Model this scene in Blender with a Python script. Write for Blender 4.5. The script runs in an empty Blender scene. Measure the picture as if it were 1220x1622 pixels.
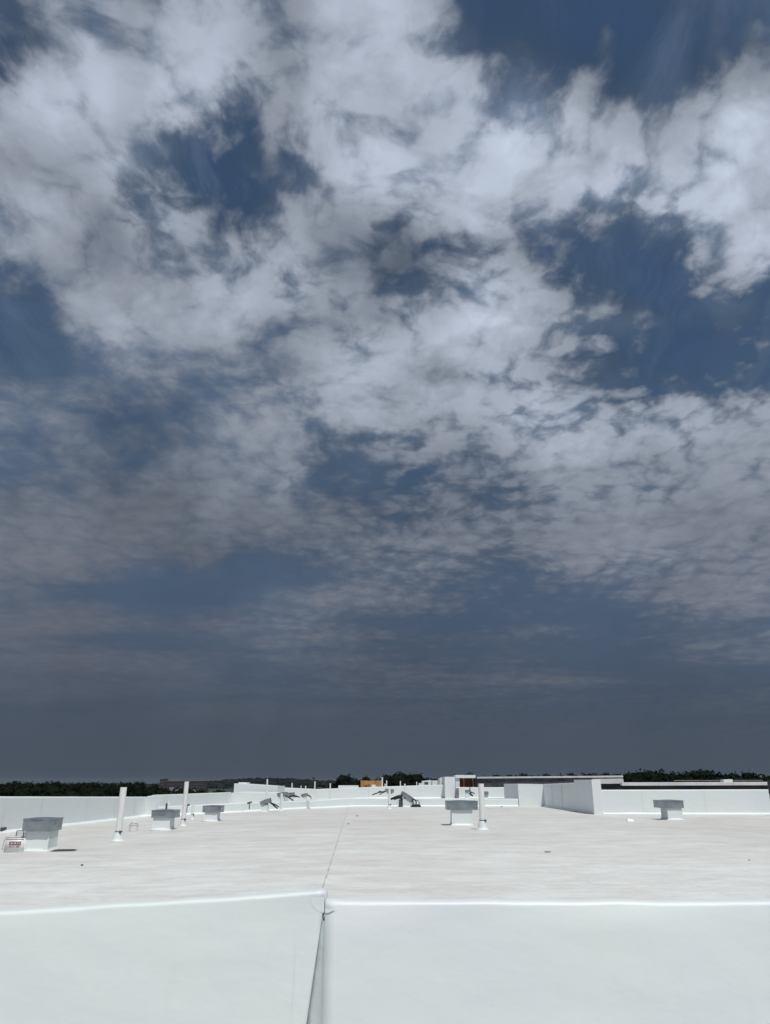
import bpy, bmesh, math, random
import numpy as np
from mathutils import Vector, Matrix
C = bpy.context.scene.collection
R = math.radians
rng = random.Random(7)

# ------------------------------------------------------------------ camera
EYE = 1.6
PITCH = 19.9
F, CX, CY = 1180.0, 610.0, 811.0
cam_d = bpy.data.cameras.new('camera')
cam = bpy.data.objects.new('camera', cam_d); C.objects.link(cam)
cam.location = (0, 0, EYE)
cam.rotation_euler = (R(90 + PITCH), 0, 0)
cam_d.sensor_fit = 'VERTICAL'; cam_d.sensor_height = 24
cam_d.lens = 24 * F / 1622
cam_d.clip_start = 0.05; cam_d.clip_end = 20000
sc = bpy.context.scene
sc.camera = cam
sc.view_settings.view_transform = 'Standard'
sc.view_settings.look = 'None'
sc.view_settings.gamma = 1
sc.view_settings.exposure = 0.0
sc.view_settings.use_curve_mapping = False

# ------------------------------------------------------------------ sun
SUN_EL, SUN_AZ = 64.0, 158.0          # azimuth clockwise from +Y (the way the camera looks): high, behind the right shoulder
to_sun = Vector((math.sin(R(SUN_AZ)) * math.cos(R(SUN_EL)), math.cos(R(SUN_AZ)) * math.cos(R(SUN_EL)), math.sin(R(SUN_EL))))
sd = bpy.data.lights.new('sun', 'SUN'); sd.energy = 3.1; sd.angle = R(0.53); sd.color = (1, 0.965, 0.91)
so = bpy.data.objects.new('sun', sd); C.objects.link(so)
so.rotation_euler = to_sun.to_track_quat('Z', 'Y').to_euler()

# ------------------------------------------------------------------ world: sky and clouds
world = bpy.data.worlds.new('World'); sc.world = world; world.use_nodes = True
world.cycles.sampling_method = 'MANUAL'; world.cycles.sample_map_resolution = 512

class NG:
    """short hand for building a node graph"""
    def __init__(s, tree): s.t = tree; s.n = tree.nodes; s.l = tree.links
    def new(s, typ, **kw):
        n = s.n.new(typ)
        for k, v in kw.items(): setattr(n, k, v)
        return n
    def put(s, sock, v):
        if hasattr(v, 'is_output') or isinstance(v, bpy.types.NodeSocket): s.l.new(v, sock)
        else: sock.default_value = v
    def m(s, op, a, b=0.0, c=0.0, clamp=False):
        n = s.new('ShaderNodeMath', operation=op, use_clamp=clamp)
        for i, v in enumerate((a, b, c)): s.put(n.inputs[i], v)
        return n.outputs[0]
    def v(s, op, a, b=(0, 0, 0), scale=None):
        n = s.new('ShaderNodeVectorMath', operation=op)
        s.put(n.inputs[0], a); s.put(n.inputs[1], b)
        if scale is not None: s.put(n.inputs['Scale'], scale)
        return n.outputs['Value'] if op in ('LENGTH', 'DOT_PRODUCT') else n.outputs[0]
    def xyz(s, x, y, z):
        n = s.new('ShaderNodeCombineXYZ')
        for i, q in enumerate((x, y, z)): s.put(n.inputs[i], q)
        return n.outputs[0]
    def sep(s, v):
        n = s.new('ShaderNodeSeparateXYZ'); s.put(n.inputs[0], v); return n.outputs
    def noise(s, vec, scale, detail=4, rough=0.55, lac=2.0, dist=0.0, dims='3D', color=False):
        n = s.new('ShaderNodeTexNoise', noise_dimensions=dims)
        s.put(n.inputs['Vector'], vec); s.put(n.inputs['Scale'], scale); s.put(n.inputs['Detail'], detail)
        s.put(n.inputs['Roughness'], rough); s.put(n.inputs['Lacunarity'], lac); s.put(n.inputs['Distortion'], dist)
        return n.outputs['Color'] if color else n.outputs[0]
    def mix(s, f, a, b):
        n = s.new('ShaderNodeMix', data_type='RGBA')
        s.put(n.inputs['Factor'], f); s.put(n.inputs[6], a); s.put(n.inputs[7], b)
        return n.outputs[2]
    def mixf(s, f, a, b):
        n = s.new('ShaderNodeMix', data_type='FLOAT')
        s.put(n.inputs['Factor'], f); s.put(n.inputs[2], a); s.put(n.inputs[3], b)
        return n.outputs[0]
    def rng(s, x, a, b, c=0.0, d=1.0, smooth=False):
        n = s.new('ShaderNodeMapRange', interpolation_type='SMOOTHSTEP' if smooth else 'LINEAR', clamp=True)
        for i, q in enumerate((x, a, b, c, d)): s.put(n.inputs[i], q)
        return n.outputs[0]
    def curve(s, x, pts):
        n = s.new('ShaderNodeFloatCurve'); c = n.mapping
        c.use_clip = False; c.clip_min_y = -10; c.clip_max_y = 10
        cv = c.curves[0]
        while len(cv.points) < len(pts): cv.points.new(0.5, 0.5)
        for p, (px, py) in zip(cv.points, pts): p.location = (px, py)
        c.update(); s.put(n.inputs['Value'], x); n.inputs['Factor'].default_value = 1
        return n.outputs[0]

# The cloud deck as it lay that day: how much cloud (0 clear .. 9 closed) and how light it is,
# read off by direction.  20 x 20 directions across the part of the sky in front.
COVER = """
6 8 6 8 9 9 7 5 8 9 8 6 3 2 1 2 2 2 2 3
4 8 9 9 9 9 7 5 8 9 9 7 5 5 3 3 2 2 2 3
7 9 9 9 9 8 7 7 9 9 9 8 8 7 7 7 5 6 7 7
8 9 9 8 5 3 2 5 9 9 8 8 9 9 9 9 9 8 9 9
8 6 8 7 4 2 3 3 9 9 9 9 9 9 9 9 9 7 7 9
9 8 8 8 7 5 3 7 6 6 6 8 8 8 6 6 7 8 9 9
6 9 8 8 7 7 8 8 7 6 6 6 6 7 3 1 1 2 5 7
3 7 9 9 8 9 9 5 8 5 5 7 9 9 5 3 2 1 5 3
2 4 8 8 8 9 9 4 7 5 8 9 9 9 6 7 5 1 5 4
5 4 5 6 7 6 6 5 9 9 9 9 8 6 7 5 2 1 2 2
6 6 6 5 5 6 8 6 9 8 9 9 9 9 9 8 7 8 8 8
6 7 6 5 6 6 8 8 7 5 8 5 7 9 9 9 9 7 8 9
5 7 6 5 7 8 7 7 4 3 6 4 5 6 7 8 7 8 9 9
8 8 8 8 8 8 9 9 7 6 7 7 8 8 8 9 9 9 9 9
8 8 7 7 6 6 4 5 7 7 8 8 8 6 8 9 9 9 9 9
7 6 4 3 3 4 5 6 7 7 6 5 4 4 5 5 6 7 8 7
7 7 6 6 6 6 6 6 6 6 5 5 5 6 6 5 5 6 7 6
6 6 6 6 6 6 6 6 6 6 6 6 6 6 6 5 5 5 6 6
7 7 7 7 7 7 7 7 7 7 7 7 7 7 7 7 7 7 7 7
8 8 8 8 8 8 8 8 8 8 8 8 8 8 8 8 8 8 8 8
"""
LIGHT = """
120 135 150 120 150 160 140 125 160 170 160 145 100  90  90  90  90 100 100 120
 95 150 170 160 160 160 140 115 160 170 160 160 130 110  90  90 100  90  90 110
150 170 150 150 170 170 150 140 150 160 160 160 160 170 150 130 110 120 130 120
140 160 150 145 155 125  90 125 165 150 150 150 170 170 160 150 150 140 170 180
130 130 140 160 115  95  95 110 155 175 165 170 170 170 180 170 170 140 160 180
150 140 120 150 150 120  95 140 130 130 140 160 160 160 130 150 150 170 180 170
140 140 110 115 140 120 140 150 130  95 100 120 130 130 100  80  80 110 140 170
 90 120 140 150 130 150 160 130 150 100 100 140 170 160 120 110  90  80 130 120
 86 107 139 150 150 160 150 107 140 120 130 170 170 170 130 140 130  80 140 120
104 114 114 124 120 120 114 124 155 165 155 155 155 136 136 116  87  78  87  97
113 113 107  96 100 124 142 122 152 142 142 152 152 152 152 142 142 142 152 142
120 111 100  94 105 114 124 129 116 102 140 112 130 149 158 149 140 140 140 140
101 108  96  92 104 113 118 118  94  81 117  90 108 108 126 126 126 117 126 126
104 106  98  94  98 106 106 108 101  92 110 114 106 114 114 123 123 114 114 114
108 108 108  98  98  98  88  98 110 110 110 110 110 101 119 119 119 119 119 119
100 100  90  85  85  90 100 109 109 109 100 100  94 100 109 105 105 109 109 109
101 101  95  95 101 101 101 101 101  95  90  90  95 101 101 101 101 101 111 111
 90  90  88  88  90  91  91  91  91  90  89  89  91  93  93  91  91  91  93  93
 83  83  83  83  83  83  83  83  83  83  83  83  83  85  85  85  85  85  85  85
 78  78  78  78  78  78  78  78  78  78  78  78  78  79  79  79  79  79  79  79
"""
def table(txt): return np.array([[float(q) for q in r.split()] for r in txt.strip().splitlines()])
AZ0, AZ1, EL0, EL1 = -42.0, 42.0, -2.0, 60.0
cp, sp_ = math.cos(R(PITCH)), math.sin(R(PITCH))
def sky_grid(tab, n_az, n_el):
    """the table resampled on an even azimuth / elevation grid"""
    h, w = tab.shape; out = np.zeros((n_el, n_az))
    for j in range(n_el):
        e = R(EL0 + (EL1 - EL0) * j / (n_el - 1))
        for i in range(n_az):
            a = R(AZ0 + (AZ1 - AZ0) * i / (n_az - 1))
            d = (math.cos(e) * math.sin(a), math.cos(e) * math.cos(a), math.sin(e))
            f = d[1] * cp + d[2] * sp_; u = -d[1] * sp_ + d[2] * cp
            gx = (CX + F * d[0] / f) / 1220 * w - 0.5; gy = (CY - F * u / f) / 1220 * h - 0.5
            gx = min(max(gx, 0), w - 1.001); gy = min(max(gy, 0), h - 1.001)
            x0, y0 = int(gx), int(gy); fx, fy = gx - x0, gy - y0
            out[j, i] = (tab[y0, x0] * (1 - fx) + tab[y0, x0 + 1] * fx) * (1 - fy) + (tab[y0 + 1, x0] * (1 - fx) + tab[y0 + 1, x0 + 1] * fx) * fy
    return out
def srgb(v):
    v = np.asarray(v) / 255.0
    return np.where(v <= 0.04045, v / 12.92, ((v + 0.055) / 1.055) ** 2.4)
def col(r, g, b): return tuple(float(q) for q in srgb([r, g, b])) + (1.0,)

w = NG(world.node_tree); w.n.clear()
tc = w.new('ShaderNodeTexCoord')
D = w.v('NORMALIZE', tc.outputs['Generated'])
dx, dy, dz = w.sep(D)[0:3]
el = w.m('ARCSINE', w.m('MINIMUM', w.m('MAXIMUM', dz, -1.0), 1.0))
az = w.m('ARCTAN2', dx, dy)
dzc = w.m('ADD', w.m('MAXIMUM', dz, 0.0), 0.17)
deck = w.xyz(w.m('DIVIDE', dx, dzc), w.m('DIVIDE', dy, dzc), 0.0)      # where the line of sight meets the cloud deck
# wind-torn warp of the deck
wc = w.noise(deck, 3.0, 4, 0.55, dims='2D', color=True)
warp = w.v('SCALE', w.v('SUBTRACT', wc, (0.5, 0.5, 0.5)), scale=0.13)
deckw = w.v('ADD', deck, warp)
# direction of the table, slightly warped too so that its cells do not read
wd = w.noise(D, 10.0, 6, 0.62, color=True)
wdx, wdy, wdz = w.sep(w.v('SCALE', w.v('SUBTRACT', wd, (0.5, 0.5, 0.5)), scale=0.12))[0:3]
uu = w.rng(w.m('ADD', az, wdx), R(AZ0), R(AZ1))
vv = w.rng(w.m('ADD', el, w.m('MULTIPLY', wdy, w.rng(el, 0.0, 0.5, 0.25, 0.9))), R(EL0), R(EL1))
def lowrank(tab, n_az, n_el, rank):
    g = sky_grid(tab, n_az, n_el); mean = g.mean(); U, S, V = np.linalg.svd(g - mean, full_matrices=False)
    tot = None
    for k in range(rank):
        s = math.sqrt(S[k])
        a = w.curve(vv, [(j / (n_el - 1), float(U[j, k] * s)) for j in range(n_el)])
        b = w.curve(uu, [(i / (n_az - 1), float(V[k, i] * s)) for i in range(n_az)])
        tot = w.m('MULTIPLY_ADD', a, b, float(mean) if tot is None else tot)
    return tot
cover = lowrank(table(COVER) / 9.0, 25, 25, 14)
light = lowrank(srgb(table(LIGHT)), 25, 25, 13)
inside = w.m('MULTIPLY', w.rng(w.m('ABSOLUTE', az), R(38), R(52), 1.0, 0.0, True), w.rng(el, R(56), R(66), 1.0, 0.0, True))
cover = w.mixf(inside, 0.62, cover)
light = w.mixf(inside, w.rng(el, 0.0, 0.8, 0.09, 0.3), light)

def worley(p, scale, detail, rough, smooth=0.35):
    n = w.new('ShaderNodeTexVoronoi', feature='SMOOTH_F1', voronoi_dimensions='2D')
    w.put(n.inputs['Vector'], p); n.inputs['Scale'].default_value = scale; n.inputs['Detail'].default_value = detail
    n.inputs['Roughness'].default_value = rough; n.inputs['Smoothness'].default_value = smooth; n.normalize = True
    return n.outputs['Distance']
big = w.m('SUBTRACT', w.noise(deckw, 4.6, 2, 0.5, dims='2D'), 0.5)
med = w.m('SUBTRACT', w.noise(w.v('ADD', deckw, (3.1, 7.7, 0)), 6.5, 3, 0.5, dims='2D'), 0.5)
heap = w.m('SUBTRACT', 0.44, worley(deckw, 14.0, 2.5, 0.5, 0.4))                  # heaped puffs, about -0.5 .. 0.4
wisp = w.m('SUBTRACT', w.noise(w.v('MULTIPLY', deckw, (1.0, 0.85, 1.0)), 18.0, 8, 0.62, dims='2D'), 0.5)
soft = w.m('MULTIPLY', w.rng(az, R(-16), R(4), 1.0, 0.0, True), w.rng(el, R(30), R(38), 1.0, 0.0, True))     # the left side is a smoother sheet
amp = w.m('MULTIPLY', w.rng(el, R(4), R(27), 0.26, 1.0, True), w.m('SUBTRACT', 1.0, w.m('MULTIPLY', soft, 0.45)))
band = w.m('SUBTRACT', w.noise(w.xyz(w.m('MULTIPLY', az, 2.2), w.m('MULTIPLY', w.m('POWER', w.m('MAXIMUM', el, 0.0), 0.8), 15.0), 0.0), 1.0, 7, 0.58, dist=0.5), 0.5)
lowness = w.m('MULTIPLY', w.rng(el, R(9), R(26), 1.0, 0.0, True), w.rng(el, R(1.5), R(7), 0.0, 1.0, True))
cov = w.m('MULTIPLY_ADD', w.m('SUBTRACT', cover, 0.75), 1.3, w.m('MULTIPLY_ADD', soft, 0.09, 0.27))
form = w.m('ADD', w.m('MULTIPLY', big, 1.1), w.m('MULTIPLY', heap, 1.75))
dens = w.m('ADD', w.m('MULTIPLY_ADD', w.m('MULTIPLY', band, lowness), 2.0, cov), w.m('MULTIPLY', amp, w.m('ADD', form, w.m('MULTIPLY', wisp, w.rng(el, R(12), R(30), 0.45, 1.1)))))
alpha = w.rng(dens, 0.03, 0.76, 0.0, 1.0, True)                        # the heaped puffs
vsoft = w.m('ADD', cover, w.m('ADD', w.m('MULTIPLY', w.m('MULTIPLY', med, amp), 0.7), w.m('MULTIPLY', w.m('MULTIPLY', wisp, amp), 0.35)))
veil = w.rng(vsoft, 0.0, 0.85, 0.10, 0.82, True)                       # the thin grey layer between and above them
tex = w.m('ADD', w.m('MULTIPLY', heap, 1.0), w.m('MULTIPLY', wisp, 0.7))
core = w.rng(w.m('ADD', cov, w.m('ADD', big, w.m('MULTIPLY', med, 1.4))), 0.55, 1.25, 0.0, 0.38, True)      # thick bases are grey
shade = w.m('ADD', w.m('MULTIPLY', amp, tex), w.m('SUBTRACT', 1.16, w.m('MULTIPLY', core, amp)))
shade = w.m('MULTIPLY_ADD', w.m('MULTIPLY', band, lowness), 0.45, shade)
shade = w.m('MINIMUM', w.m('MAXIMUM', shade, 0.5), 1.4)
lum = w.m('MULTIPLY', light, shade)
vlum = w.m('MULTIPLY', light, w.m('MULTIPLY_ADD', amp, -0.45, w.m('MULTIPLY_ADD', w.m('MULTIPLY', med, amp), 0.5, 0.98)))
tint = w.mix(w.rng(el, R(6), R(26)), (0.88, 1.0, 1.26, 1), (0.885, 1.0, 1.20, 1))
tint = w.mix(w.m('MULTIPLY', w.rng(lum, 0.08, 0.30, 1.0, 0.0), w.rng(el, R(14), R(26))), tint, (0.79, 1.0, 1.34, 1))         # dim cloud lets more of the blue through
ccol = w.v('SCALE', tint, scale=lum)
vcol = w.v('SCALE', w.v('MULTIPLY', tint, (0.82, 1.0, 1.17)), scale=w.m('MULTIPLY', vlum, 1.0 / 0.05))
sky = w.new('ShaderNodeTexSky', sky_type='NISHITA')
sky.sun_disc = False; sky.sun_elevation = R(SUN_EL); sky.sun_rotation = R(SUN_AZ)
sky.air_density = 1.0; sky.dust_density = 0.3; sky.ozone_density = 2.0; sky.altitude = 100
cir = w.noise(w.v('MULTIPLY', deckw, (2.6, 0.9, 1.0)), 2.2, 8, 0.66, dims='2D', dist=0.6)
cir = w.rng(cir, 0.42, 0.76, 0.0, 0.16, True)
clear = w.v('ADD', w.v('MULTIPLY', sky.outputs[0], (0.92, 1.06, 1.13)), w.v('SCALE', (6.0, 7.0, 8.6), scale=cir))
# grey murk of distant haze and cloud base low over the horizon
SKYS = 0.05
murk = w.m('SUBTRACT', 1.0, w.rng(el, R(8), R(30), 0.0, 1.0, True))
mcol = w.mix(w.rng(el, R(1), R(13), 0.0, 1.0, True), tuple(srgb([73, 84, 98]).tolist()) + (1,), tuple(srgb([71, 91, 116]).tolist()) + (1,))
clear = w.mix(murk, clear, w.v('SCALE', mcol, scale=1.0 / SKYS))
ccol = w.v('SCALE', ccol, scale=1.0 / SKYS)
low = w.rng(el, R(0.5), R(9), 0.25, 1.0, True)
final = w.mix(w.m('MULTIPLY', veil, low), clear, vcol)
final = w.mix(w.m('MULTIPLY', alpha, low), final, ccol)
bg = w.new('ShaderNodeBackground'); w.put(bg.inputs['Color'], final); bg.inputs['Strength'].default_value = SKYS
wo = w.new('ShaderNodeOutputWorld'); w.l.new(bg.outputs[0], wo.inputs[0])

# ------------------------------------------------------------------ helpers
def ray(px, py):
    x = (px - CX) / F; y = (CY - py) / F
    return Vector((x, cp - y * sp_, sp_ + y * cp))
def at(px, py, Y):
    """the point the line of sight meets at depth Y"""
    d = ray(px, py); return Vector((d.x / d.y * Y, Y, EYE + d.z / d.y * Y))
def ridge_x(y): return -1.03 - (y - 14.2) * 0.036
def floor_z(x, y): return 0.022 * min(0.0, x - ridge_x(y))
def fl(px, py):
    d = ray(px, py); z = 0.0
    for _ in range(12):
        t = (z - EYE) / d.z; z = floor_z(d.x * t, d.y * t)
    return Vector((d.x * t, d.y * t, z))

class MB:
    def __init__(s): s.b = bmesh.new()
    def box(s, lo, hi, M=None, taper=0.0):
        vs = []
        for z in (0, 1):
            k = taper if z else 0.0
            for x, y in ((0, 0), (1, 0), (1, 1), (0, 1)):
                p = Vector((lo[0] + k if x == 0 else hi[0] - k, lo[1] + k if y == 0 else hi[1] - k, hi[2] if z else lo[2]))
                vs.append(s.b.verts.new(M @ p if M else p))
        for f in ((3, 2, 1, 0), (4, 5, 6, 7), (0, 1, 5, 4), (1, 2, 6, 5), (2, 3, 7, 6), (3, 0, 4, 7)):
            s.b.faces.new([vs[i] for i in f])
        return s
    def poly(s, pts):
        s.b.faces.new([s.b.verts.new(p) for p in pts]); return s
    def prism(s, pts, off):
        """closed solid: polygon pts and its copy moved by off"""
        a = [s.b.verts.new(Vector(p)) for p in pts]; c = [s.b.verts.new(Vector(p) + Vector(off)) for p in pts]
        n = len(pts); s.b.faces.new(a); s.b.faces.new(c[::-1])
        for i in range(n): s.b.faces.new((a[i], c[i], c[(i + 1) % n], a[(i + 1) % n]))
        return s
    def lathe(s, prof, n=20, c=(0, 0, 0), cap=True):
        rings = []
        for r, z in prof:
            rings.append([s.b.verts.new((c[0] + r * math.cos(2 * math.pi * i / n), c[1] + r * math.sin(2 * math.pi * i / n), c[2] + z)) for i in range(n)])
        for a, b in zip(rings, rings[1:]):
            for i in range(n): s.b.faces.new((a[i], a[(i + 1) % n], b[(i + 1) % n], b[i]))
        if cap: s.b.faces.new(rings[0][::-1]); s.b.faces.new(rings[-1])
        return s
    def tube(s, pts, r, n=6, r2=None):
        pts = [Vector(p) for p in pts]; rings = []
        r2 = r if r2 is None else r2
        for i, p in enumerate(pts):
            t = (pts[min(i + 1, len(pts) - 1)] - pts[max(i - 1, 0)]).normalized()
            a = t.orthogonal().normalized() if abs(t.z) > 0.9 else t.cross(Vector((0, 0, 1))).normalized()
            b = t.cross(a); q = r + (r2 - r) * i / max(1, len(pts) - 1)
            rings.append([s.b.verts.new(p + a * q * math.cos(2 * math.pi * k / n) + b * q * math.sin(2 * math.pi * k / n)) for k in range(n)])
        for a, b in zip(rings, rings[1:]):
            for k in range(n): s.b.faces.new((a[k], a[(k + 1) % n], b[(k + 1) % n], b[k]))
        s.b.faces.new(rings[0][::-1]); s.b.faces.new(rings[-1])
        return s
    def grid(s, fn, nu, nv):
        vs = [[s.b.verts.new(fn(i / nu, j / nv)) for i in range(nu + 1)] for j in range(nv + 1)]
        for j in range(nv):
            for i in range(nu): s.b.faces.new((vs[j][i], vs[j][i + 1], vs[j + 1][i + 1], vs[j + 1][i]))
        return s
    def bevel(s, w, seg=2):
        bmesh.ops.bevel(s.b, geom=[e for e in s.b.edges if len(e.link_faces) == 2 and e.calc_face_angle(0) > 0.5], offset=w, segments=seg, affect='EDGES', clamp_overlap=True); return s
    def build(s, name, mat, parent=None, smooth=False, fix=True):
        if fix: bmesh.ops.recalc_face_normals(s.b, faces=s.b.faces)
        me = bpy.data.meshes.new(name); s.b.to_mesh(me); s.b.free(); me.materials.append(mat)
        if smooth: me.polygons.foreach_set('use_smooth', [True] * len(me.polygons))
        o = bpy.data.objects.new(name, me); C.objects.link(o)
        if parent: o.parent = parent
        return o
def tag(o, label=None, cat=None, group=None, kind=None):
    for k, v in (('label', label), ('category', cat), ('group', group), ('kind', kind)):
        if v: o[k] = v
    return o
def empty(name, loc, rz=0.0):
    o = bpy.data.objects.new(name, None); C.objects.link(o); o.location = loc; o.rotation_euler = (0, 0, rz); o.empty_display_size = 0.2
    return o

# ------------------------------------------------------------------ materials
def mat(name, fn):
    m = bpy.data.materials.new(name); m.use_nodes = True
    g = NG(m.node_tree); p = g.n['Principled BSDF']; fn(g, p); return m
def bump(g, p, h, strength=0.3, dist=0.02):
    b = g.new('ShaderNodeBump'); g.put(b.inputs['Height'], h); b.inputs['Strength'].default_value = strength; b.inputs['Distance'].default_value = dist
    g.l.new(b.outputs[0], p.inputs['Normal'])
def pos(g): return g.new('ShaderNodeNewGeometry').outputs['Position']

def m_roof(g, p):
    P = pos(g); x, y, z = g.sep(P)[0:3]
    st = g.noise(g.v('MULTIPLY', P, (0.45, 0.8, 1)), 1.5, 8, 0.68, dist=0.6)          # rain streaks and foot traffic
    big = g.noise(P, 0.11, 4, 0.55)
    fine = g.noise(g.v('MULTIPLY', P, (0.7, 1.3, 1)), 9.0, 5, 0.7)
    dirt = g.m('ADD', g.m('MULTIPLY', st, 0.8), g.m('ADD', g.m('MULTIPLY', big, 0.45), g.m('MULTIPLY', fine, 0.30)))
    dirt = g.m('ADD', g.rng(dirt, 0.58, 0.98), g.rng(y, 10, 30, -0.10, 0.26))
    c = g.mix(g.rng(dirt, 0, 1), (0.765, 0.795, 0.78, 1), (0.565, 0.553, 0.518, 1))
    sp = g.noise(g.v('MULTIPLY', P, (0.6, 1.2, 1)), 4.5, 6, 0.72)
    c = g.mix(g.rng(sp, 0.66, 0.76, 0, 0.45), c, (0.40, 0.375, 0.34, 1))
    def line(vec, sc, w_, dist=0.8):
        n = g.noise(vec, sc, 3, 0.5, dist=dist); return g.rng(g.m('ABSOLUTE', g.m('SUBTRACT', n, 0.5)), 0.0, w_, 1.0, 0.0)
    gate = g.rng(g.noise(P, 0.55, 3, 0.6), 0.45, 0.62)
    cr = line(g.v('MULTIPLY', P, (0.55, 1.3, 1)), 1.3, 0.016, 1.2)                        # creases in the sheet
    cr2 = g.m('MULTIPLY', line(g.v('MULTIPLY', P, (0.9, 1.1, 1)), 2.6, 0.02, 0.9), gate)
    c = g.mix(g.m('MULTIPLY', cr, 0.16), c, (0.40, 0.39, 0.37, 1))
    sc_ = g.noise(g.v('MULTIPLY', P, (0.55, 2.2, 1)), 3.6, 5, 0.72, dist=1.0)                  # scuffs
    c = g.mix(g.rng(sc_, 0.60, 0.68, 0, 0.35), c, (0.79, 0.80, 0.79, 1))
    c = g.mix(g.rng(sc_, 0.42, 0.34, 0, 0.28), c, (0.44, 0.42, 0.39, 1))
    g.put(p.inputs['Base Color'], c); g.put(p.inputs['Roughness'], 0.6)
    wr = g.noise(g.v('MULTIPLY', P, (0.40, 1.1, 1)), 1.3, 6, 0.58, dist=0.8)
    wr2 = g.noise(g.v('MULTIPLY', P, (0.8, 1.6, 1)), 5.0, 4, 0.55, dist=1.0)
    bump(g, p, g.m('ADD', g.m('ADD', wr, g.m('MULTIPLY', wr2, 0.35)), g.m('MULTIPLY', g.m('ADD', cr, cr2), 0.10)), 0.7, 0.07)
M_ROOF = mat('weathered_membrane', m_roof)
def m_wall(g, p):
    P = pos(g)
    b1 = g.noise(P, 1.1, 3, 0.5); b2 = g.noise(P, 2.3, 4, 0.6)
    c = g.mix(g.rng(b1, 0.4, 0.6), (0.735, 0.80, 0.785, 1), (0.74, 0.78, 0.81, 1))
    c = g.mix(g.rng(b2, 0.52, 0.75, 0, 0.45), c, (0.765, 0.775, 0.775, 1))
    sc_ = g.noise(g.v('MULTIPLY', P, (1, 1, 0.25)), 7.0, 5, 0.65)
    c = g.mix(g.rng(sc_, 0.60, 0.82, 0, 0.22), c, (0.60, 0.60, 0.57, 1))
    sp = g.noise(P, 34.0, 4, 0.7)
    c = g.mix(g.rng(sp, 0.72, 0.78, 0, 0.4), c, (0.42, 0.41, 0.39, 1))
    n1 = g.noise(g.v('MULTIPLY', P, (1.6, 1, 0.5)), 2.0, 2, 0.5, dist=0.5)
    ln = g.m('MULTIPLY', g.rng(g.m('ABSOLUTE', g.m('SUBTRACT', n1, 0.5)), 0.0, 0.0035, 1.0, 0.0), g.rng(g.noise(P, 1.7, 2, 0.5), 0.52, 0.6))
    c = g.mix(g.m('MULTIPLY', ln, 0.25), c, (0.85, 0.86, 0.86, 1))                         # scratches
    g.put(p.inputs['Base Color'], c); g.put(p.inputs['Roughness'], 0.5)
    h = g.m('ADD', g.noise(g.v('MULTIPLY', P, (0.7, 1, 1.3)), 3.2, 4, 0.5), g.m('MULTIPLY', g.noise(P, 60, 3, 0.5), 0.012))
    bump(g, p, h, 0.36, 0.03)
M_WALL = mat('white_membrane', m_wall)
def m_galv(g, p):
    P = pos(g)
    n = g.noise(P, 3.0, 5, 0.6); sp = g.new('ShaderNodeTexVoronoi'); g.put(sp.inputs['Vector'], P); sp.inputs['Scale'].default_value = 30
    c = g.mix(g.rng(n, 0.35, 0.7), (0.255, 0.305, 0.335, 1), (0.38, 0.43, 0.455, 1))
    c = g.mix(g.m('MULTIPLY', sp.outputs['Distance'], 0.35), c, (0.33, 0.35, 0.36, 1))
    g.put(p.inputs['Base Color'], c); g.put(p.inputs['Metallic'], 0.7); g.put(p.inputs['Roughness'], g.rng(n, 0.3, 0.7, 0.26, 0.48))
    bump(g, p, g.noise(P, 2.6, 2, 0.5), 0.45, 0.05)
M_GALV = mat('galvanised_steel', m_galv)
def m_pvc(g, p):
    P = pos(g); n = g.noise(g.v('MULTIPLY', P, (3, 3, 0.8)), 3.0, 4, 0.6)
    g.put(p.inputs['Base Color'], g.mix(g.rng(n, 0.5, 0.8, 0, 0.6), (0.80, 0.81, 0.81, 1), (0.6, 0.6, 0.58, 1))); g.put(p.inputs['Roughness'], 0.4)
M_PVC = mat('white_pvc', m_pvc)
def flat(name, c, rough=0.6, metal=0.0, var=0.25, scale=4.0):
    def f(g, p):
        n = g.noise(pos(g), scale, 5, 0.6)
        g.put(p.inputs['Base Color'], g.mix(g.rng(n, 0.3, 0.7), tuple(q * (1 - var) for q in c) + (1,), tuple(min(1, q * (1 + var)) for q in c) + (1,)))
        g.put(p.inputs['Roughness'], rough); g.put(p.inputs['Metallic'], metal)
        bump(g, p, n, 0.15, 0.02)
    return mat(name, f)
M_GRIME = flat('grime_in_seam', (0.48, 0.47, 0.45), 0.7, 0, 0.25, 2.0)
M_RUB = flat('black_rubber', (0.012, 0.013, 0.015), 0.55)
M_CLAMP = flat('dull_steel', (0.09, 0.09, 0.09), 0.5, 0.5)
M_BLACK = flat('black_bitumen', (0.014, 0.015, 0.021), 0.5, 0, 0.4, 2.0)
def m_shin(g, p):
    P = pos(g); n = g.noise(g.v('MULTIPLY', P, (0.35, 1, 1.4)), 2.4, 5, 0.6, dist=1.0)
    g.put(p.inputs['Base Color'], g.mix(g.rng(n, 0.35, 0.65), (0.022, 0.023, 0.032, 1), (0.085, 0.085, 0.11, 1))); g.put(p.inputs['Roughness'], 0.6)
    bump(g, p, n, 0.8, 0.15)
M_SHIN = mat('granular_bitumen', m_shin)
M_COPE = flat('pale_metal_coping', (0.70, 0.69, 0.69), 0.4, 0.1, 0.12, 1.5)
M_WOOD = flat('red_brown_timber', (0.12, 0.036, 0.016), 0.7, 0, 0.5, 3.0)
M_PLY = flat('weathered_plywood', (0.40, 0.20, 0.075), 0.75, 0, 0.35, 1.2)
M_DARK = flat('dark_interior', (0.012, 0.011, 0.01), 0.8)
M_RED = flat('red_print', (0.30, 0.13, 0.14), 0.5)
M_INK = flat('grey_print', (0.12, 0.12, 0.13), 0.6)
M_PAIL = flat('white_plastic', (0.78, 0.78, 0.79), 0.4, 0, 0.04)
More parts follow.
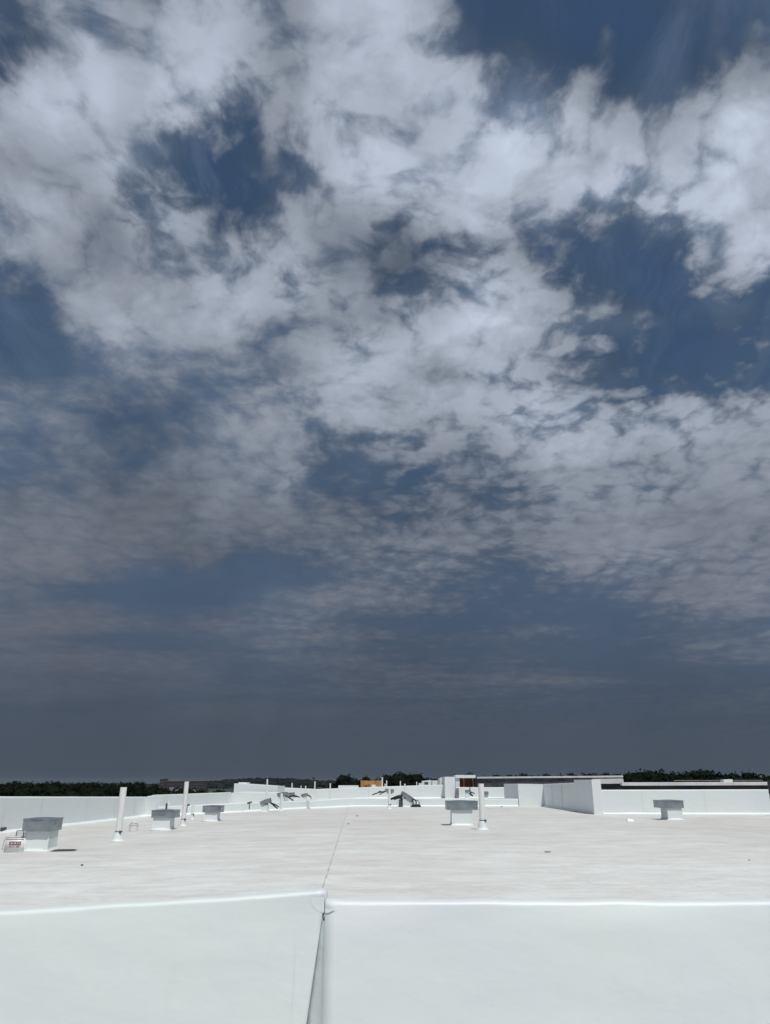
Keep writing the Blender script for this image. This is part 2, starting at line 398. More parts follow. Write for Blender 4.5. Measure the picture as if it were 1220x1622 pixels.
M_BRICK = flat('hazed_brick', (0.072, 0.064, 0.070), 0.8, 0, 0.2, 0.2)  # distance haze is mixed into the base colour of the far brick
M_GLASS = flat('dark_window_glass', (0.03, 0.035, 0.04), 0.2)
M_HOUSE = flat('pale_house_wall', (0.26, 0.26, 0.26), 0.8)
M_ROOFT = flat('grey_roof_shingle', (0.10, 0.10, 0.105), 0.9)
M_TRUNK = flat('bark', (0.05, 0.04, 0.03), 0.9)
def m_leaf(g, p):
    oi = g.new('ShaderNodeObjectInfo'); P = pos(g)
    n = g.noise(P, 0.5, 4, 0.6)
    c = g.mix(g.rng(n, 0.3, 0.7), (0.004, 0.007, 0.0035, 1), (0.009, 0.014, 0.006, 1))
    c = g.mix(g.m('MULTIPLY', oi.outputs['Random'], 0.5), c, (0.008, 0.011, 0.007, 1))
    g.put(p.inputs['Base Color'], c); g.put(p.inputs['Roughness'], 0.7); g.put(p.inputs['Specular IOR Level'], 0.03)
M_LEAF = mat('dark_foliage', m_leaf)
def m_wood_far(g, p):
    P = pos(g); n = g.noise(P, 0.03, 6, 0.65)
    g.put(p.inputs['Base Color'], g.mix(g.rng(n, 0.35, 0.65), (0.006, 0.010, 0.009, 1), (0.015, 0.021, 0.016, 1))); g.put(p.inputs['Roughness'], 0.9); g.put(p.inputs['Specular IOR Level'], 0.1)
M_FAR = mat('far_foliage', m_wood_far)
M_GROUND = flat('grass_and_soil', (0.03, 0.038, 0.018), 0.95, 0, 0.4, 0.05)
M_CONC = flat('grey_block_wall', (0.3, 0.3, 0.29), 0.8, 0, 0.2, 0.6)

# ------------------------------------------------------------------ terrain
GZ = -9.0
def ground_pt(u, v):
    a = (u - 0.5) * 2; b = v
    X = math.copysign(abs(a) ** 2.2, a) * 4000; Y = -400 + 4500 * b ** 2.0
    h = 0.0
    if Y > 500: h = min(1.0, (Y - 500) / 1200) * (2.5 + 1.5 * math.sin(X * 0.0023 + 0.6) * math.sin(Y * 0.0017))
    return Vector((X, Y, GZ + h))
tag(MB().grid(ground_pt, 60, 60).build('ground', M_GROUND, smooth=True), kind='structure')

# ------------------------------------------------------------------ the roof we stand on
LA = fl(0, 1320); LB = fl(229, 1293.3); LC = fl(246, 1293.3)
ldir = (LB - LA).normalized()
def wall_x(y): return LA.x + (LB.x - LA.x) * (y - LA.y) / (LB.y - LA.y)
PAR_Y = fl(943, 1287.6).y
CURB_Y = fl(600, 1277.6).y
def left_edge(y):
    return (wall_x(y) - 0.28) if y < LB.y else -17.6
b = MB()
def slab(u, v):
    y = -14 + 150 * v; x0 = left_edge(y) if y < LB.y else -22.0; x1 = 60
    x = x0 + (x1 - x0) * u; return Vector((x, y, floor_z(x, y) - 0.03))
b.grid(slab, 60, 75)
roof = tag(b.build('roof', M_ROOF), kind='structure')
sk = MB()
sk.prism([(left_edge(0) - 0.5, -14, GZ), (60, -14, GZ), (60, 136, GZ), (-22, 136, GZ), (-22, LB.y + 1, GZ)], (0, 0, 8.0))
tag(sk.build('apartment_block_wall', M_CONC, roof))
# membrane sheets, lapped along their long edges
import mathutils
nz = mathutils.noise
def undul(x, y):
    return 0.004 * nz.noise(Vector((x * 0.35, y * 0.9, 0))) + 0.003 * nz.noise(Vector((x * 0.9, y * 2.1, 4)))
SHEET_W = 3.05
for k in range(-5, 14):
    y1 = CURB_Y - 0.02 if k < 5 else min(CURB_Y, PAR_Y + 0.5)
    if k in (5, 6): y1 = CURB_Y
    def sheet(u, v, k=k, y1=y1):
        y = 3.4 + (y1 - 3.4) * v
        x = ridge_x(y) + (k + u * 1.02) * SHEET_W + 0.012 * nz.noise(Vector((k * 5.0, y * 0.6, 0)))
        if y < LB.y: x = max(x, wall_x(y) + 0.02)
        return Vector((x, y, floor_z(x, y) + undul(x, y) + 0.0008 * (1 - u)))
    if ridge_x(30) + (k + 1) * SHEET_W < -16: continue
    o = MB().grid(sheet, 8, 130).build('membrane_sheet', M_ROOF, roof, smooth=True)
    if k == 0:                                                   # grime caught along the weld on the ridge
        def edge(u, v):
            p = sheet(0.0, v); hw = 0.007 + 0.011 * max(0.0, 0.5 + nz.noise(Vector((3.0, p.y * 1.3, 0))))
            return p + Vector((hw * (u - 0.5) * 2, 0, 0.004))
        MB().grid(edge, 1, 260).build('weld_edge', M_GRIME, o)

# ------------------------------------------------------------------ membrane clad walls
def clad_wall(name, label, cat, A, B, zA, zB, thick, facing=1, base=None, cant=True, mat_=M_WALL, group=None, wob=0.006, rad=0.05, parent=None, lip=True):
    """a wall from A to B (points on the visible face line), tops zA, zB; thick goes away from the viewer"""
    A = Vector(A); B = Vector(B); d = (B - A); L = Vector((d.x, d.y)).length; t = Vector((d.x, d.y, 0)).normalized()
    nrm = Vector((t.y, -t.x, 0)) * facing                      # towards the visible side
    org = A.copy()
    z0 = lambda s: (A.z + (B.z - A.z) * s) - 0.06
    z1 = lambda s: zA + (zB - zA) * s
    prof = [(0.0, 0.0), (0, .3), (0, .6), (0, 'r2'), (0.3, 'r1'), (1.0, 'top'), (None, 'top'), (None, 0.0)]
    nseg = max(2, int(L / 0.6)); seed = org.x * 3.1 + org.y * 1.7
    bm = MB(); rows = []
    for i in range(nseg + 1):
        s = i / nseg; P = A.lerp(B, s); P.z = 0; zb, zt = z0(s), z1(s) + wob * 1.2 * nz.noise(Vector((s * L * 1.1, seed, 3)))
        row = []
        for j, (dep, zz) in enumerate(((0, zb), (0, zb + (zt - zb) * .35), (0, zb + (zt - zb) * .7), (0, zt - rad), (-rad * .3, zt - rad * .3), (-rad, zt), (-thick, zt - 0.01), (-thick, zb))):
            wv = wob * nz.noise(Vector((s * L * .8, zz * 1.5, seed))) if j in (1, 2, 3) else 0
            row.append(bm.b.verts.new(P + nrm * (dep + wv) + Vector((0, 0, zz))))
        rows.append(row)
    for a, c in zip(rows, rows[1:]):
        for j in range(len(a) - 1): bm.b.faces.new((a[j], c[j], c[j + 1], a[j + 1]))
    bm.b.faces.new(rows[0]); bm.b.faces.new(rows[-1][::-1])
    o = bm.build(name, mat_, parent)
    if label: tag(o, label, cat, group)
    if cant:
        q = MB(); prev = None; c0 = 0.10
        n2 = max(2, nseg)
        for i in range(n2 + 1):
            s = i / n2; P = A.lerp(B, s); hh = c0 * (1 + 0.25 * nz.noise(Vector((s * L, seed, 9))))
            ring = [q.b.verts.new(P + nrm * 0.004 + Vector((0, 0, hh))), q.b.verts.new(P + nrm * hh * 1.1 + Vector((0, 0, 0.012))), q.b.verts.new(P + nrm * (hh + 0.12) + Vector((0, 0, 0.009)))]
            if prev:
                for j in range(2): q.b.faces.new((prev[j], ring[j], ring[j + 1], prev[j + 1]))
            prev = ring
        q.build('base_flashing', M_WALL, o)
        s_at = 1.2 + 1.3 * abs(math.sin(seed))
        while s_at < L - 0.4:                                  # vertical laps between membrane lengths
            P = A + t * s_at; k = s_at / L
            def lp(u, v, P=P, k=k, wd=rng.uniform(0.12, 0.3)):
                zz = z0(k) + 0.08 + (z1(k) - rad - 0.02 - z0(k) - 0.08) * v
                wv = wob * nz.noise(Vector(((s_at + u * wd) * .8, zz * 1.5, seed)))
                Q = P + t * u * wd + nrm * (wv + 0.012); return Vector((Q.x, Q.y, zz))
            MB().grid(lp, 2, 3).build('lap_strip', mat_, o)
            s_at += rng.uniform(2.4, 4.2)
    return o
def block(name, label, cat, x0, x1, y0, y1, z0, z1, z1b=None, mat_=M_WALL, group=None, parent=None, bev=0.04):
    """box; z1b is the top at the x1 side when the top slopes"""
    z1b = z1 if z1b is None else z1b
    bm = MB(); bm.prism([(x0, y0, z0), (x1, y0, z0), (x1, y0, z1b), (x0, y0, z1)], (0, y1 - y0, 0))
    if bev: bm.bevel(bev, 2)
    o = bm.build(name, mat_, parent)
    if label: tag(o, label, cat, group)
    return o

# foreground parapet, two pieces meeting at a welded corner
FY = 3.0
sx = at(515, 1424, FY).x
zr = at(800, 1429, FY).z; zl = at(510, 1413, FY).z; zl0 = at(0, 1445, FY).z; xl0 = at(0, 1445, FY).x
slope_l = (zl - zl0) / (sx - xl0)
def ripple(x, seed=0.0): return 0.004 * nz.noise(Vector((x * 2.2, seed, 0))) + 0.002 * nz.noise(Vector((x * 6.5, seed, 2)))
def fr_profile(x, ztop, batter, seed):
    """outline of the wall at x: face bottom to top, rounded edge, top, back"""
    r = 0.013 + 0.004 * nz.noise(Vector((x * 3, seed, 7))); zt = ztop + ripple(x, seed)
    zb = -0.05; H = 1.23
    pts = []
    for j in range(15):
        z = zb + (zt - r - zb) * j / 14
        bul = 0.007 * nz.noise(Vector((x * 1.6, z * 2.2, seed))) * (1 if j < 13 else 0.4)
        pts.append(Vector((x, FY - batter * max(0, (ztop - z)) - bul, z)))
    f = FY - batter * r
    for a in (20, 45, 70, 90): pts.append(Vector((x, f + r - r * math.cos(R(a)), zt - r + r * math.sin(R(a)))))
    pts.append(Vector((x, FY + 0.09, zt - 0.001 + 0.002 * nz.noise(Vector((x * 4, 1, seed))))))
    pts.append(Vector((x, FY + 0.16, zt - 0.02))); pts.append(Vector((x, FY + 0.2, zt - 0.08))); pts.append(Vector((x, FY + 0.2, -0.05)))
    return pts
def front_wall(x0, x1, ztop, batter, seed, n, cut=0.0):
    bm = MB(); prev = None; first = None
    for i in range(n + 1):
        x = x0 + (x1 - x0) * i / n
        pts = fr_profile(x, ztop(x), batter(x), seed)
        if cut:                                                 # the free end is cut at a slant, wider open at the foot
            for p in pts: p.x = min(p.x, x1 - cut * max(0.0, ztop(x1) - 0.02 - p.z) - 0.0004 * (n - i))
        ring = [bm.b.verts.new(p) for p in pts]
        if prev:
            for j in range(len(ring) - 1): bm.b.faces.new((prev[j], ring[j], ring[j + 1], prev[j + 1]))
        else: first = ring
        prev = ring
    bm.b.faces.new(first); bm.b.faces.new(prev[::-1])
    return bm
CUT = 0.15
rw = front_wall(sx + 0.0005, 5.5, lambda x: zr, lambda x: 0.0, 11.0, 150).build('parapet_wall', M_WALL, smooth=True)
tag(rw, 'white membrane parapet across the foreground, right of the seam, with straight level top edge', 'parapet', 'white parapets around the roof')
lw = front_wall(-5.0, sx - 0.0005, lambda x: zl + (x - sx) * slope_l, lambda x: 0.0, 23.0, 150, cut=0.15).build('parapet_wall', M_WALL, smooth=True)
tag(lw, 'white membrane parapet in the left foreground whose top slopes down to the left', 'parapet', 'white parapets around the roof')
for o in (rw, lw):
    m_ = o.data.attributes.new('sharp_face', 'BOOLEAN', 'FACE')
    for f in o.data.polygons:
        if abs(f.normal.x) > 0.9: m_.data[f.index].value = True
# lap strip on the left piece and the round patch over the joint
def left_face(x, z, off):
    zt = zl + (x - sx) * slope_l; r = 0.013
    bul = 0.007 * nz.noise(Vector((x * 1.6, z * 2.2, 23.0)))
    return Vector((x, FY - bul - off, z))
lx0 = at(472, 1440, FY).x
def lapfn(u, v):
    zt = zl - 0.028; z = zt - (zt - 0.1) * v
    xe = sx - 0.001 - CUT * max(0, zl - 0.02 - z); xs = lx0 - 0.10 * max(0, 1.1 - z) * 0.4 + 0.005 * nz.noise(Vector((z * 5, 0, 5))); x = xs + (xe - xs) * u
    if v < 0.06: x += (xe - x) * (0.06 - v) * 14 * (1 - u)
    return left_face(x, z, 0.0014)
MB().grid(lapfn, 6, 40).build('lap_strip', M_WALL, lw, smooth=True)
def disc(a0, a1, fn, n=14):
    bm = MB(); c = bm.b.verts.new(fn(0, 0)); pr = None
    rings = []
    for k in (0.5, 1.0):
        rings.append([bm.b.verts.new(fn(0.052 * k * math.cos(a0 + (a1 - a0) * i / n), 0.052 * k * math.sin(a0 + (a1 - a0) * i / n))) for i in range(n + 1)])
    for i in range(n):
        bm.b.faces.new((c, rings[0][i], rings[0][i + 1])); bm.b.faces.new((rings[0][i], rings[1][i], rings[1][i + 1], rings[0][i + 1]))
    return bm
pz = at(515, 1420, FY).z
disc(math.pi, 1.5 * math.pi, lambda a, c: left_face(sx - 0.002 + a, pz + c, 0.0028)).build('joint_patch', M_WALL, lw)
disc(1.5 * math.pi, 2 * math.pi, lambda a, c: Vector((sx + 0.002 + a, FY - 0.0018 - 0.007 * nz.noise(Vector(((sx + a) * 1.6, (pz + c) * 2.2, 11.0))), min(pz + c, zr - 0.02)))).build('joint_patch', M_WALL, rw)

MB().prism([(sx + 0.0002, FY + 0.001, -0.05), (sx - 0.001, FY + 0.19, -0.05), (sx - 0.085, FY + 0.145, -0.05)], (0, 0, zl - 0.045)).build('joint_backing', M_WALL, lw)
# left parapet running away from us, its return, low kerbs, back walls
G1 = 'white parapets around the roof'
A = LA - (LB - LA) * 1.6; A.z = floor_z(A.x, A.y)
zA = at(0, 1261.5, LA.y).z; zB = at(229, 1262, LB.y).z
clad_wall('parapet_wall', 'long white parapet along the left roof edge, below the dark trees', 'parapet', A, LB, zA + (zA - zB) * 1.6, zB, 0.28, 1, group=G1)
A2 = LB + Vector((0.003, -0.01, 0)); zr1 = at(231, 1262, LB.y).z; zr2 = at(246, 1258.5, LC.y).z
clad_wall('parapet_wall', 'short bright return wall at the far end of the left parapet', 'parapet', A2, LC, zr1 + 0.02, zr2, 0.35, 1, group=G1)
# scupper in the left wall
sp0 = LA + (LB - LA) * -0.02
scp = at(9, 1313.5, LA.y + 0.2)
sx_w = wall_x(scp.y)
b = MB(); b.box((sx_w - 0.02, scp.y - 0.22, scp.z - 0.06), (sx_w + 0.02, scp.y + 0.22, scp.z + 0.07)); b.bevel(0.008, 1)
tag(b.build('roof_scupper', M_CLAMP), 'small dark rectangular drain opening low in the left parapet', 'drain')

k1 = [(246.5, 1293.2, 1278), (384, 1286.5, 1271.5), (489, 1280.3, 1268.3)]
for i in range(2):
    a = fl(*k1[i][:2]); c = fl(*k1[i + 1][:2])
    if i: a = a + Vector((0.002, 0, 0))
    clad_wall('roof_kerb', ['low white kerb behind the two left vents, rising towards the tilted hood', 'low white kerb right behind the tilted hood vent with a thick white pipe'][i], 'kerb', a, c, at(k1[i][0], k1[i][2], a.y).z, at(k1[i + 1][0], k1[i + 1][2], c.y).z, 0.3, 1, group='low white kerbs across the roof')
a = fl(490, 1281.2); c = fl(558, 1277.8)
clad_wall('roof_kerb', 'short low white kerb meeting the long kerb at the ridge line', 'kerb', a, c, at(490, 1268.6, a.y).z, at(558, 1263.8, c.y).z, 0.3, 1, group='low white kerbs across the roof')
a = Vector((c.x + 0.002, c.y, c.z)); e = fl(820, 1277.3)
e.y = CURB_Y; e.x = at(821.5, 1277.3, CURB_Y).x
clad_wall('roof_kerb', 'long straight low white kerb across the back, behind the big grey hood', 'kerb', a, e, at(558, 1263.8, a.y).z, at(820, 1265.2, e.y).z, 0.3, 1, group='low white kerbs across the roof')

def fx(px, py, Y): return at(px, py, Y).x
# second roof: shaded return wall and blocks on the left
a = Vector((fx(246, 1278, 54), 54, 0)); a.z = floor_z(a.x, a.y); c = Vector((fx(365, 1272, 66), 66, 0)); c.z = floor_z(c.x, c.y)
clad_wall('back_wall', 'grey shaded white wall behind the left kerb, under the brick buildings', 'wall', a, c, at(246, 1259, 54).z, at(365, 1254.8, 66).z, 0.3, 1, group='white walls of the roofs behind')
b0, b1 = fx(366, 1260, 66.2), fx(441, 1260, 66.2)
block('roof_block', 'low white roof block below the tall sloping bulkhead, left of centre', 'roof block', b0, b1, 66.2, 74, -0.6, at(400, 1255.6, 66.2).z, at(441, 1257, 66.2).z)
c0, c1 = fx(371, 1245, 75), fx(441, 1245, 75)
cb = block('roof_bulkhead', 'tall white bulkhead with sloping top, highest white block on the left', 'bulkhead', c0, fx(432, 1245, 75), 75, 80, -0.5, at(371, 1241, 75).z, at(432, 1244.9, 75).z)
block('end_pier', None, None, fx(432, 1245, 75) + 0.003, c1, 74.6, 80, -0.5, at(432, 1245.2, 75).z, mat_=M_WALL, parent=cb)
block('roof_hatch', 'flat white hatch box on top of the sloping bulkhead', 'hatch', fx(378, 1240, 76.5), fx(392, 1240, 76.5), 76.5, 78, at(371, 1242.6, 76.5).z - 0.1, at(385, 1239.2, 76.5).z)
d0, d1 = Vector((fx(442, 1260, 84), 84, -0.3)), Vector((fx(500, 1260, 84), 84, -0.25))
clad_wall('back_wall', 'far white wall left of centre behind the pipes, right of the bulkhead', 'wall', d0, d1, at(441, 1247, 84).z, at(500, 1249.8, 84).z, 0.3, 1, group='white walls of the roofs behind')
d0, d1 = Vector((fx(500.3, 1260, 82), 82, -0.2)), Vector((fx(590, 1260, 82), 82, 0))
clad_wall('back_wall', 'far white wall in the middle below the orange plywood panel', 'wall', d0, d1, at(500, 1250, 82).z, at(590, 1246.6, 82).z, 0.3, 1, group='white walls of the roofs behind')
d0, d1 = Vector((d1.x + 0.003, 82, 0)), Vector((fx(705, 1260, 82), 82, 0))
clad_wall('back_wall', 'far white wall in the middle right, behind the fallen hood with black cables', 'wall', d0, d1, at(590, 1246.4, 82).z, at(705, 1242.8, 82).z, 0.3, 1, group='white walls of the roofs behind')
d0, d1 = Vector((fx(722.5, 1260, 82), 82, 0)), Vector((fx(799, 1260, 82), 82, 0))
clad_wall('back_wall', 'white wall below the timber lined shelter and dark bitumen wall', 'wall', d0, d1, at(722, 1247, 82).z, at(799, 1247, 82).z, 0.3, 1, group='white walls of the roofs behind')
block('roof_bulkhead', 'low wide white bulkhead just left of the orange plywood panel', 'bulkhead', fx(536, 1245, 95), fx(567, 1245, 95), 95, 98, 0, at(550, 1244.2, 95).z)
# right: big block, wing wall, pier, right parapet
bx0, bx1 = fx(821.8, 1265, CURB_Y), fx(862, 1265, CURB_Y)
zt = at(840, 1242, CURB_Y).z
block('roof_block', 'white cube shaped block with grey shaded left side at the right end of the kerb', 'roof block', bx0, bx1, CURB_Y - 0.02, CURB_Y + 6.5, -0.05, zt)
wxp = bx1 + 0.003
w_ = Vector((wxp, CURB_Y, 0)); pier_y = wxp / (ray(914, 1280).x / ray(914, 1280).y)
end_y = wxp / (ray(943, 1285).x / ray(943, 1285).y)
clad_wall('wing_wall', 'grey shaded white wing wall running back from the right parapet', 'wall', w_, Vector((wxp, pier_y, 0)), at(862, 1242, CURB_Y).z, at(914, 1239.8, pier_y).z, 0.35, -1 if False else 1, group='white walls of the roofs behind')
zp = at(925, 1235, (pier_y + end_y) / 2).z
block('wall_pier', 'tall white pier at the near end of the wing wall, shaded side towards the left', 'pier', wxp - 0.05, wxp + 0.42, end_y, pier_y - 0.003, -0.05, zp)
pr0 = Vector((wxp + 0.425, end_y + 0.08, 0)); pr1 = Vector((40.0, end_y - 1.0, 0))
clad_wall('parapet_wall', 'long white parapet on the right, behind the far right vent', 'parapet', pr0, pr1, at(950, 1251, end_y).z, at(1220, 1248.5, end_y).z, 0.3, 1, group=G1)
# neighbouring roofs with dark bitumen upstands and pale copings
def bitumen_wall(label, p0, p1, z0, z1a, z1b, m_, cope_h, cope_over=0.05, amp=0.05, seed=0):
    p0 = Vector(p0); p1 = Vector(p1); L = (p1 - p0).length
    def f(u, v):
        P = p0.lerp(p1, u); z = z0 + (z1a + (z1b - z1a) * u - z0) * v
        return Vector((P.x, P.y - amp * (nz.noise(Vector((u * L * 0.5, z * 1.6, seed))) + 0.5 * nz.noise(Vector((u * L * 1.6, z * 4, seed)))) - 0.12 * (1 - v), z))
    o = MB().grid(f, max(8, int(L * 2)), 8).build('upstand_wall', m_, smooth=True)
    tag(o, label, 'wall', 'dark walls of the neighbouring roofs')
    bm = MB(); nseg = max(4, int(L / 3))
    for i in range(nseg):
        u0, u1 = i / nseg, (i + 1) / nseg - 0.002 / 1
        a_, c_ = p0.lerp(p1, u0), p0.lerp(p1, u1); ha, hc = z1a + (z1b - z1a) * u0, z1a + (z1b - z1a) * u1
        j = 0.012 * nz.noise(Vector((i * 1.7, seed, 1)))
        q = MB(); q.prism([(a_.x, a_.y - 0.12 - cope_over, ha - cope_h + j), (c_.x, c_.y - 0.12 - cope_over, hc - cope_h - j), (c_.x, c_.y - 0.12 - cope_over, hc - j), (a_.x, a_.y - 0.12 - cope_over, ha + j)], (0, 0.45, 0.02))
        q.build('coping', M_COPE, o)
    return o
yb = end_y + 7.0
bitumen_wall('low black bitumen wall with pale coping behind the right parapet', (fx(985, 1245, yb), yb, 0), (fx(1216, 1245, yb), yb - 0.3, 0), 0.3, at(985, 1239.8, yb).z, at(1216, 1239.0, yb).z, M_BLACK, 0.17, amp=0.12, seed=3)
ye = yb + 3.0
bitumen_wall('short black bitumen wall with white seamed coping beside the pier', (fx(940, 1240, ye), ye, 0), (fx(987, 1240, ye), ye, 0), 0.3, at(948, 1234.4, ye).z, at(987, 1233.8, ye).z, M_BLACK, 0.28, amp=0.1, seed=5)
yf = 92.0
bitumen_wall('long dark grey mansard of wrinkled bitumen with thin white coping, right of the shelter', (fx(756, 1240, yf), yf, 0), (fx(988, 1240, yf - 8), yf - 8, 0), -0.3, at(757, 1230.8, yf).z, at(988, 1228.8, yf - 8).z, M_SHIN, 0.16, amp=0.1, seed=8)
# end block with hanging dark strip at the far right edge
ex = fx(1215.5, 1245, end_y - 1.2)
o = MB().grid(lambda u, v: Vector((ex + 0.03 * nz.noise(Vector((v * 9, u * 4, 3))) + (0.35 + 0.1 * nz.noise(Vector((v * 7, 2, 1)))) * u, end_y - 1.0 - 0.25 - 0.03 * math.sin(u * 3.1), at(1218, 1236, end_y).z - v * 1.15)), 4, 14).build('bitumen_flap', M_BLACK)
tag(o, 'ragged black bitumen flap hanging over the parapet at the far right edge', 'roofing scrap')

# ------------------------------------------------------------------ vents
def cables(paths, parent, name='cable', m_=None):
    for pts, r in paths:
        MB().tube(pts, r, 6, r * 0.7).build(name, m_ or M_RUB, parent, smooth=True)
def roof_vent(label, body, base, top, hood, hood_y, depth=0.62, hood_depth=0.78, roll=0.0, Y=None, group='hooded roof vents', dent=0.0, right_patch=True):
    """body: px of the front face, base/top: py, hood: px of its front face, hood_y: py top and bottom"""
    if Y is None: p = fl((body[0] + body[1]) / 2, base); Y = p.y
    mid_z = at(0, (base + top) / 2, Y).z
    x0, x1 = fx(body[0], (base + top) / 2, Y), fx(body[1], (base + top) / 2, Y)
    cxm = (x0 + x1) / 2; zf = floor_z(cxm, Y); zt_ = at(0, top, Y).z
    t = empty('roof_vent', (cxm, Y + depth / 2, zf)); tag(t, label, 'roof vent', group)
    hw = (x1 - x0) / 2; hd = depth / 2; hb = zt_ - zf
    m = MB().box((-hw, -hd, -0.05), (hw, hd, hb + 0.02), taper=0.012); m.bevel(0.012, 2); cb = m.build('curb', M_WALL, t)
    f = MB(); e_ = 0.09
    f.prism([(-hw - e_, -hd - e_, 0.004), (hw + e_, -hd - e_, 0.004), (hw + e_, hd + e_, 0.004), (-hw - e_, hd + e_, 0.004)], (0, 0, 0.012))
    f.box((-hw - 0.035, -hd - 0.035, 0.016), (hw + 0.035, hd + 0.035, 0.075), taper=0.033)
    f.build('base_flashing', M_WALL, t)
    for s in (-1, 1):
        q = MB(); q.prism([(s * (hw + 0.002), -hd - 0.006, hb * 0.98), (s * (hw - 0.025), -hd - 0.006, 0.76 * hb), (s * (hw - 0.13), -hd - 0.02, 0.02), (s * (hw + 0.01), -hd - 0.02, 0.02)], (0, 0.012, 0))
        q.build('corner_patch', M_WALL, cb)
    # hood: folded sheet metal, open below
    hy = Y - (hood_depth - depth) / 2
    h0, h1 = fx(hood[0], (hood_y[0] + hood_y[1]) / 2, hy), fx(hood[1], (hood_y[0] + hood_y[1]) / 2, hy)
    zt0, zt1 = at(0, hood_y[1], hy).z - zf, at(0, hood_y[0], hy).z - zf
    W = (h1 - h0) / 2; H = zt1 - zt0; dd = hood_depth / 2; k = 0.004
    M = Matrix.Translation(((h0 + h1) / 2 - cxm, 0, (zt0 + zt1) / 2)) @ Matrix.Rotation(R(roll), 4, 'Y')
    q = MB()
    def wv(u, v, s): return dent * nz.noise(Vector((u * 2.2 + label.__len__(), v * 2, s)))
    def side(pa, pb, nx, ny, sd_):
        def f(u, v): 
            o_ = 0.006 * math.sin(math.pi * v) * math.sin(math.pi * u) + wv(u, v, sd_) * math.sin(math.pi * u)
            return M @ Vector((pa[0] + (pb[0] - pa[0]) * u + nx * o_, pa[1] + (pb[1] - pa[1]) * u + ny * o_, -H / 2 + H * v))
        q.grid(f, 8, 4)
    side((-W, -dd), (W, -dd), 0, -1, 0); side((W, -dd), (W, dd), 1, 0, 1); side((W, dd), (-W, dd), 0, 1, 2); side((-W, dd), (-W, -dd), -1, 0, 3)
    q.grid(lambda u, v: M @ Vector((-W + 2 * W * u, -dd + 2 * dd * v, H / 2 + 0.03 * math.sin(math.pi * u) * math.sin(math.pi * v))), 6, 6)
    bmesh.ops.remove_doubles(q.b, verts=q.b.verts, dist=0.0005)
    hd_o = q.build('hood', M_GALV, t)
    l = MB(); lip = 0.012
    for (a0, a1) in (((-W - lip, -dd - lip), (W + lip, -dd)), ((-W - lip, dd), (W + lip, dd + lip)), ((-W - lip, -dd + 0.001), (-W, dd - 0.001)), ((W, -dd + 0.001), (W + lip, dd - 0.001))):
        l.box((a0[0], a0[1], H / 2 - 0.022), (a1[0], a1[1], H / 2 + 0.004), M)
    l.build('top_rim', M_GALV, hd_o)
    s_ = MB().box((W - 0.05, -dd - 0.014, -H / 2 + 0.004), (W - 0.02, -dd + 0.002, H / 2 - 0.024), M); s_.build('standing_seam', M_GALV, hd_o)
    d_ = MB().box((-hw + 0.03, -hd + 0.03, hb + 0.02), (hw - 0.03, hd - 0.03, hb + max(0.03, H * 0.5))); d_.build('damper_box', M_CLAMP, t)
    return t, Y
v1, y1_ = roof_vent('large grey hood vent at far left, a white pail beside it', (38, 77), 1349, 1317, (36, 80), (1297, 1317), 0.62, 0.80, dent=0.02)
v2, _ = roof_vent('grey hood vent between two tall white pipes, dark right side', (242, 269), 1315, 1295.5, (240, 277), (1283.5, 1295.5), 0.7, 0.78, dent=0.02)
v3, _ = roof_vent('small grey hood vent right of the short white pipe, in front of the kerb', (324, 344), 1301, 1287, (321, 350), (1276.5, 1287), 0.7, 0.78, dent=0.02)
v4, _ = roof_vent('big grey hood vent right of centre with a pipe close on its right', (716, 749), 1308, 1283, (708, 757), (1269, 1283), 0.8, 0.90, dent=0.004)
v5, _ = roof_vent('grey hood vent alone in front of the right parapet', (1058, 1081), 1299, 1280, (1047, 1083), (1268, 1280), 0.9, 0.98, dent=0.008)
GT = 'vents with tilted hoods'
t1, ty = roof_vent('vent with tilted grey hood and black hoses, nearest on the left of centre', (414, 424), 1286, 1275, (412, 428.5), (1267, 1273.2), 0.4, 0.5, roll=-19, group=GT)
def hose(parent, Y, paths, r=0.05):
    for pts, rr in paths:
        P = [at(x, y, Y + k * 0.03) - parent.location for k, (x, y) in enumerate(pts)]
        MB().tube(P, rr, 6, rr * 0.75).build('hose', M_RUB, parent, smooth=True)
hose(t1, ty, [([(427, 1270), (431, 1273), (435, 1277), (440, 1281)], .055), ([(427, 1270.5), (432, 1273), (437, 1275), (442, 1278.5)], .05), ([(428, 1271), (433, 1275.5), (437, 1277.5)], .04)])
t2, ty = roof_vent('vent with tilted grey hood behind the thick white pipe on the kerb', (441, 450), 1273, 1260, (439, 455), (1255.5, 1261), 0.5, 0.58, roll=-6, Y=60, group=GT)
hose(t2, ty, [([(452, 1260), (456, 1262), (460, 1265), (465, 1268.3)], .06), ([(452, 1261), (457, 1262.5), (461, 1261)], .05)])
t3, ty = roof_vent('second tilted hood vent of the pair, trailing a long black hose', (457, 464), 1273, 1259.5, (454, 466), (1256, 1260), 0.5, 0.58, roll=-7, Y=66, group=GT)
hose(t3, ty, [([(458, 1260.5), (464, 1260), (469, 1260.5), (475, 1263)], .06), ([(459, 1261.5), (464, 1261), (468, 1262), (472, 1261.8)], .06)])
t4, ty = roof_vent('small tilted hood vent farther back with a curling black cable', (479, 485), 1273, 1261, (477, 487), (1257.5, 1261.5), 0.5, 0.58, roll=-12, Y=68, group=GT)
hose(t4, ty, [([(486, 1259.5), (490, 1260), (492.5, 1262.5), (493, 1265.5)], .05), ([(487, 1260), (491, 1261.5), (493.5, 1262.5)], .04)])
t5, ty = roof_vent('far vent with split grey hood behind the slim pipe near the centre', (613, 622), 1268, 1257, (610, 624), (1250, 1255.5), 0.5, 0.58, roll=5, Y=76, group=GT)
